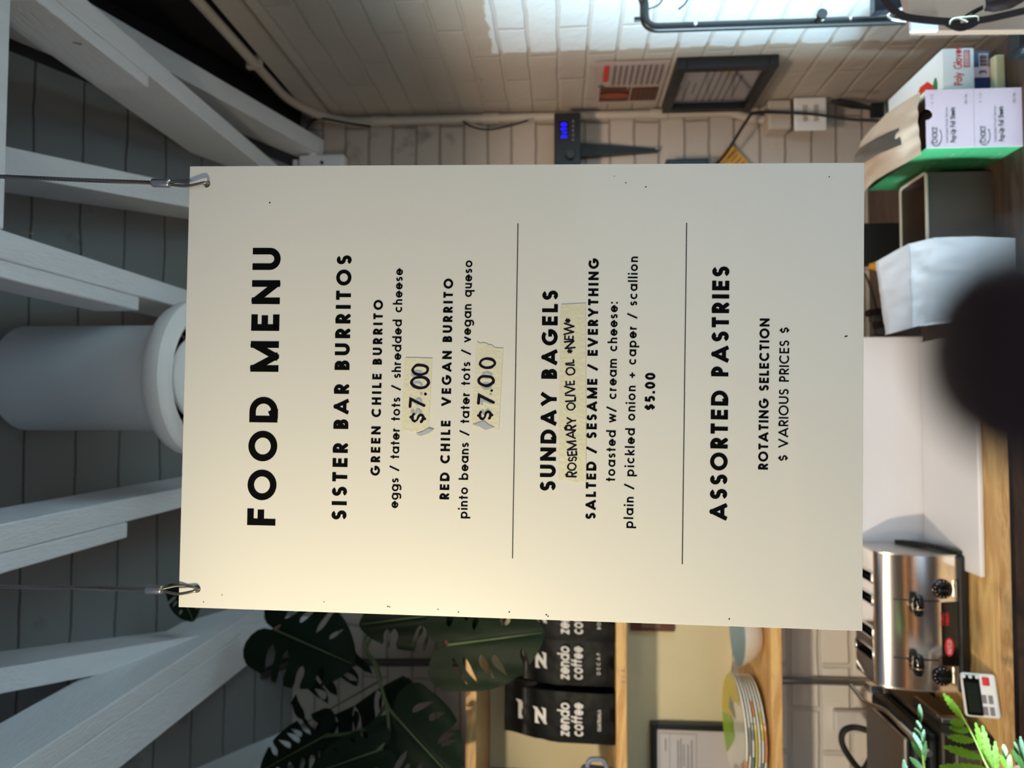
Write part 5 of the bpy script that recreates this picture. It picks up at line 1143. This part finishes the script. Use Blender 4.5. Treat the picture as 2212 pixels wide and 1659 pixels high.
# ------------------------------------------------------------------ tube rack, bag and strap on the right
RY = 1.42
pts = [at(1320, -160, Y=RY), at(1392, -60, Y=RY), at(1392, 55, Y=RY), at(1640, 48, Y=RY), at(1905, 52, Y=RY), at(2230, 58, Y=RY)]
pA, pB = at(1392, 55, Y=RY), at(1905, 52, Y=RY)
xr = (pA.x + pB.x) / 2
t = thing('tube_rack', 'black bent-tube rack in front of the glossy white wall patch', 'rack', (xr, RY, .77))
path = fillet([(WX - .002, RY, pA.z + .006), (xr + .001, RY, pA.z + .003), (xr, RY, .772)], .035, 8)
pth = [Vector((WX - .002, RY, 1.62))] 
path = fillet([(xr + .075, RY - .02, pA.z + .02), (xr + .06, RY, pA.z), (xr + .001, RY, pA.z), (xr, RY, 1.1), (xr, RY, .772)], .03, 8)
MB().tube(path, .0092, 16).build('frame_tube', M['black'], t, 60)
q = at(1762, 65, Y=RY); MB().tube([(xr, RY, q.z), (xr - .002, RY - .03, q.z), (xr - .002, RY - .031, q.z)], .008, 14, rs=[.0055, .0055, .0085]).build('peg', M['gblack'], t, 60)
MB().tube([(xr - .002, RY - .0315, q.z), (xr - .002, RY - .038, q.z)], .0098, 16).build('peg_cap', M['gblack'], t, 60)
q = at(1380, 32, Y=RY); MB().tube([(xr + .02, RY, pA.z + .008), (xr + .02, RY, pA.z + .02)], .005, 12).build('tube_plug', M['black'], t, 60)
for x in (1502, 1776, 1838):
    q = at(x, 42, Y=RY - .009); MB().lathe([(0, 0), (.0042, 0), (.0034, .003), (0, .0036)], (xr + .001, RY - .0088, q.z), (0, -1, 0), 16).build('screw', M['chrome'], t, 60)
wire('thin black wire hooked on the bent-tube rack', [at(1440, -20, Y=1.47), at(1425, 8, Y=1.47), at(1405, 18, Y=1.47), at(1395, 22, Y=1.45)], .0016)
wire('short black wire against the white patch inside the rack', [at(1490, -10, Y=1.5), at(1480, 8, Y=1.5), at(1466, 20, Y=1.5)], .002)
# kraft paper bag hanging in front
KY = 1.28
ka, kb = at(1975, 66, Y=KY), at(2212, 66, Y=KY)
t = thing('kraft_bag', 'brown kraft paper bag behind the buckled leather strap', 'paper bag', (ka.x + .08, KY + .03, kb.z - .06))
kx = (ka.x + kb.x) / 2 - .002
MB().hexa([(kb.x, KY, kb.z - .07), (kb.x + .17, KY, kb.z - .07), (kb.x + .17, KY + .02, kb.z - .07), (kb.x + .002, KY + .02, kb.z - .07)], [(ka.x, KY, ka.z), (ka.x + .15, KY, ka.z + .03), (ka.x + .15, KY + .02, ka.z + .03), (ka.x + .002, KY + .02, ka.z)]).build('bag_body', M['kraft'], t)
q = [at(1975, 48, Y=KY - .002), at(1975, 75, Y=KY - .002), at(2040, 74, Y=KY - .002), at(2030, 66, Y=KY - .002), at(2000, 62, Y=KY - .002), at(2012, 50, Y=KY - .002)]
fz = ka.z
MB().box(ka.x - .001, ka.x + .022, KY - .002, KY + .006, fz - .040, fz + .006).build('folded_lip', M['paper'], t)
# leather bag and its buckled strap
BYs = 1.22
t = thing('leather_strap_bag', 'dark brown leather bag with a buckled strap across the kraft bag', 'bag', at(2120, 20, Y=BYs))
def strap(pl, w, y, nm, mm='leather', par=t, th=.003):
    P = smooth_path([at(*p, Y=y) for p in pl], 8); m = MB()
    for a, b in zip(P, P[1:]):
        d = (b - a).normalized(); n = d.cross(YA).normalized() * (w / 2)
        m.hexa([a - n, a + n, a + n + YA * th, a - n + YA * th], [b - n, b + n, b + n + YA * th, b - n + YA * th])
    return m.build(nm, M[mm], par, 40)
strap([(1905, -20), (1920, 10), (1950, 33), (1990, 41), (2050, 46), (2075, 47)], .012, BYs - .004, 'strap')
strap([(2090, 46), (2130, 41), (2180, 30), (2235, 18)], .011, BYs - .004, 'strap')
strap([(2046, 47), (2062, 55), (2078, 58), (2098, 52), (2112, 44)], .0125, BYs - .012, 'strap_end')
bk = [at(2050, 55, Y=BYs - .010), at(2058, 42, Y=BYs - .012), at(2085, 38, Y=BYs - .012), at(2108, 37, Y=BYs - .010), at(2112, 45, Y=BYs - .008), at(2105, 54, Y=BYs - .008)]
MB().tube(smooth_path(bk, 5), .0021, 10).build('buckle', M['brass'], t, 60)
MB().tube([at(2072, 40, Y=BYs - .014), at(2090, 48, Y=BYs - .016)], .0015, 8).build('buckle_prong', M['brass'], t, 60)
lb = MB(); c0, c1 = at(2124, 18, Y=BYs + .02), at(2240, -8, Y=BYs + .02)
lb.grid(lambda u, v: (c0.lerp(c1, u) + RT * (.03 * v - .014 * math.sin(PI * min(1, .15 + u)) ) + Vector((0, -.016 * math.sin(PI * min(1, v + .1)) * math.sin(PI * min(1, u + .15)) + .003 * noise.noise((u * 9, v * 7, 4)), 0))), 16, 10, .003)
lb.build('bag_flap', M['leather'], t, 40)
for k in (0, 1): strap([(2078 + k * 14, 40 - k * 2), (2098 + k * 10, 26), (2124, 13 + k * 4)], .0035, BYs - .002 + k * .004, 'thong')
t = thing('tote_bag', 'black tote with a white piped edge between the tube rack and kraft bag', 'bag', at(1960, 5, Y=1.36))
q = [at(1889, -30, Y=1.36), at(1889, 24, Y=1.36), at(1945, 16, Y=1.36), at(1990, 20, Y=1.36), at(2020, 32, Y=1.36), at(2046, 2, Y=1.36), at(2046, -30, Y=1.36)]
O = q[0]; MB().prism([((p - O).x, (p - O).z) for p in q], (O, XA, ZA, YA), 0, .02).build('tote_body', mat('black_vinyl', (28, 32, 40), .25, var=.1, bump=.2, bs=20), t)
strap([(1945, 19), (1965, 13), (1995, 8), (2030, 7), (2048, 9)], .0042, 1.352, 'piping', 'melamine')
MB().tube(smooth_path([at(1922, 30, Y=1.30), at(1918, 36, Y=1.30), at(1930, 42, Y=1.30), at(1958, 46, Y=1.30)], 6), .0022, 8).build('ring', M['chrome'], t, 60)
a = at(2200, 104, Y=1.36)
tag(MB().box(a.x - .012, a.x + .08, 1.345, 1.39, a.z - .04, at(2194, 100, Y=1.36).z, .012, 3).build('black_case', M['black']), 'black rounded case between the kraft bag and the cream block, cut by the photo edge', 'case')

# ------------------------------------------------------------------ the photographer's finger over the lens edge
def cs(u, v, d): return EYEP + FW * d + RT * ((u - CX) / F * d) - UP * ((v - CY) / F * d)
def skin_hand():
    me = bpy.data.meshes.new('hand'); V, E, R = [], [], []
    def add(p, r, par=None):
        V.append(p); R.append(r)
        if par is not None: E.append((par, len(V) - 1))
        return len(V) - 1
    D = .040
    tip = cs(872, 2072, D); dwn = (-UP * .97 + RT * .12 + FW * .14).normalized()
    wrist = tip + dwn * .165 + RT * .02 - FW * .03
    palm = tip + dwn * .098 + RT * .012 - FW * .015
    w0 = add(wrist, .024); p0 = add(wrist.lerp(palm, .5), .029, w0); p1 = add(palm, .027, p0)
    k = add(tip + dwn * .066, .0095, p1); k = add(tip + dwn * .040 + FW * .003, .0080, k); k = add(tip + dwn * .018 + FW * .001, .0080, k); k = add(tip + dwn * .005, .0076, k); add(tip, .0064, k)
    for j, (ox, ln) in enumerate(((.018, .052), (.036, .05), (.052, .042))):      # the other fingers, curled away under the phone
        b = add(palm + RT * (ox * .8) - dwn * .012 - FW * .004, .0105, p1); m1 = add(palm + RT * ox - dwn * .03 + FW * (.016 + .004 * j), .0088, b); m2 = add(palm + RT * (ox + .002) - dwn * .018 + FW * (.034 + .003 * j), .0078, m1); add(palm + RT * (ox + .003) + dwn * .004 + FW * (.030 + .003 * j), .0066, m2)
    b = add(wrist.lerp(palm, .55) - RT * .030 + FW * .008, .0125, p0); m1 = add(wrist.lerp(palm, .9) - RT * .048 + FW * .02, .0105, b); add(wrist.lerp(palm, 1.2) - RT * .050 + FW * .034, .0085, m1)
    me.from_pydata([tuple(p) for p in V], E, []); o = bpy.data.objects.new('hand', me); C.objects.link(o)
    o.modifiers.new('skin', 'SKIN').use_smooth_shade = True
    for s_, r in zip(me.skin_vertices[0].data, R): s_.radius = (r, r)
    me.skin_vertices[0].data[0].use_root = True
    sd_ = o.modifiers.new('sub', 'SUBSURF'); sd_.levels = 2; sd_.render_levels = 2
    dg = bpy.context.evaluated_depsgraph_get(); m2 = bpy.data.meshes.new_from_object(o.evaluated_get(dg)); bpy.data.objects.remove(o)
    m2.materials.clear(); m2.materials.append(M['skin']); o = bpy.data.objects.new('hand', m2); C.objects.link(o)
    for f in m2.polygons: f.use_smooth = True
    tag(o, 'dark blurred fingertip close to the lens, over the cutting board and paper bag', 'hand')
    c = tip + dwn * .006 + FW * .0045; nl = MB(); nl.grid(lambda u, v: c + RT * ((u - .5) * .007) + dwn * ((v - .5) * .009) + FW * (.0008 - .004 * (u - .5) ** 2 * 2), 6, 6, .0004); nl.build('fingernail', M['nail'], o, 60)
skin_hand()

# ------------------------------------------------------------------ warm light strips on the serving bar behind the viewer (mirrored in the toaster)
LG = 'warm light strips on the serving bar'
t = thing('serving_bar', 'dark serving bar with two warm light strips behind the viewer', 'bar', (-1.2, -.95, 0))
MB().box(-2.4, .1, -1.2, -.9, 1.0, 1.04, .003).build('bar_top', M['dwood'], t)
MB().box(-2.3, .0, -1.15, -.98, 0, .9995).build('bar_body', M['dwood'], t)
for z in (.93, .50): MB().tube([(-2.25, -.945, z), (-.05, -.945, z)], .02, 12).build('light_strip', M['lamp'], t, 60)
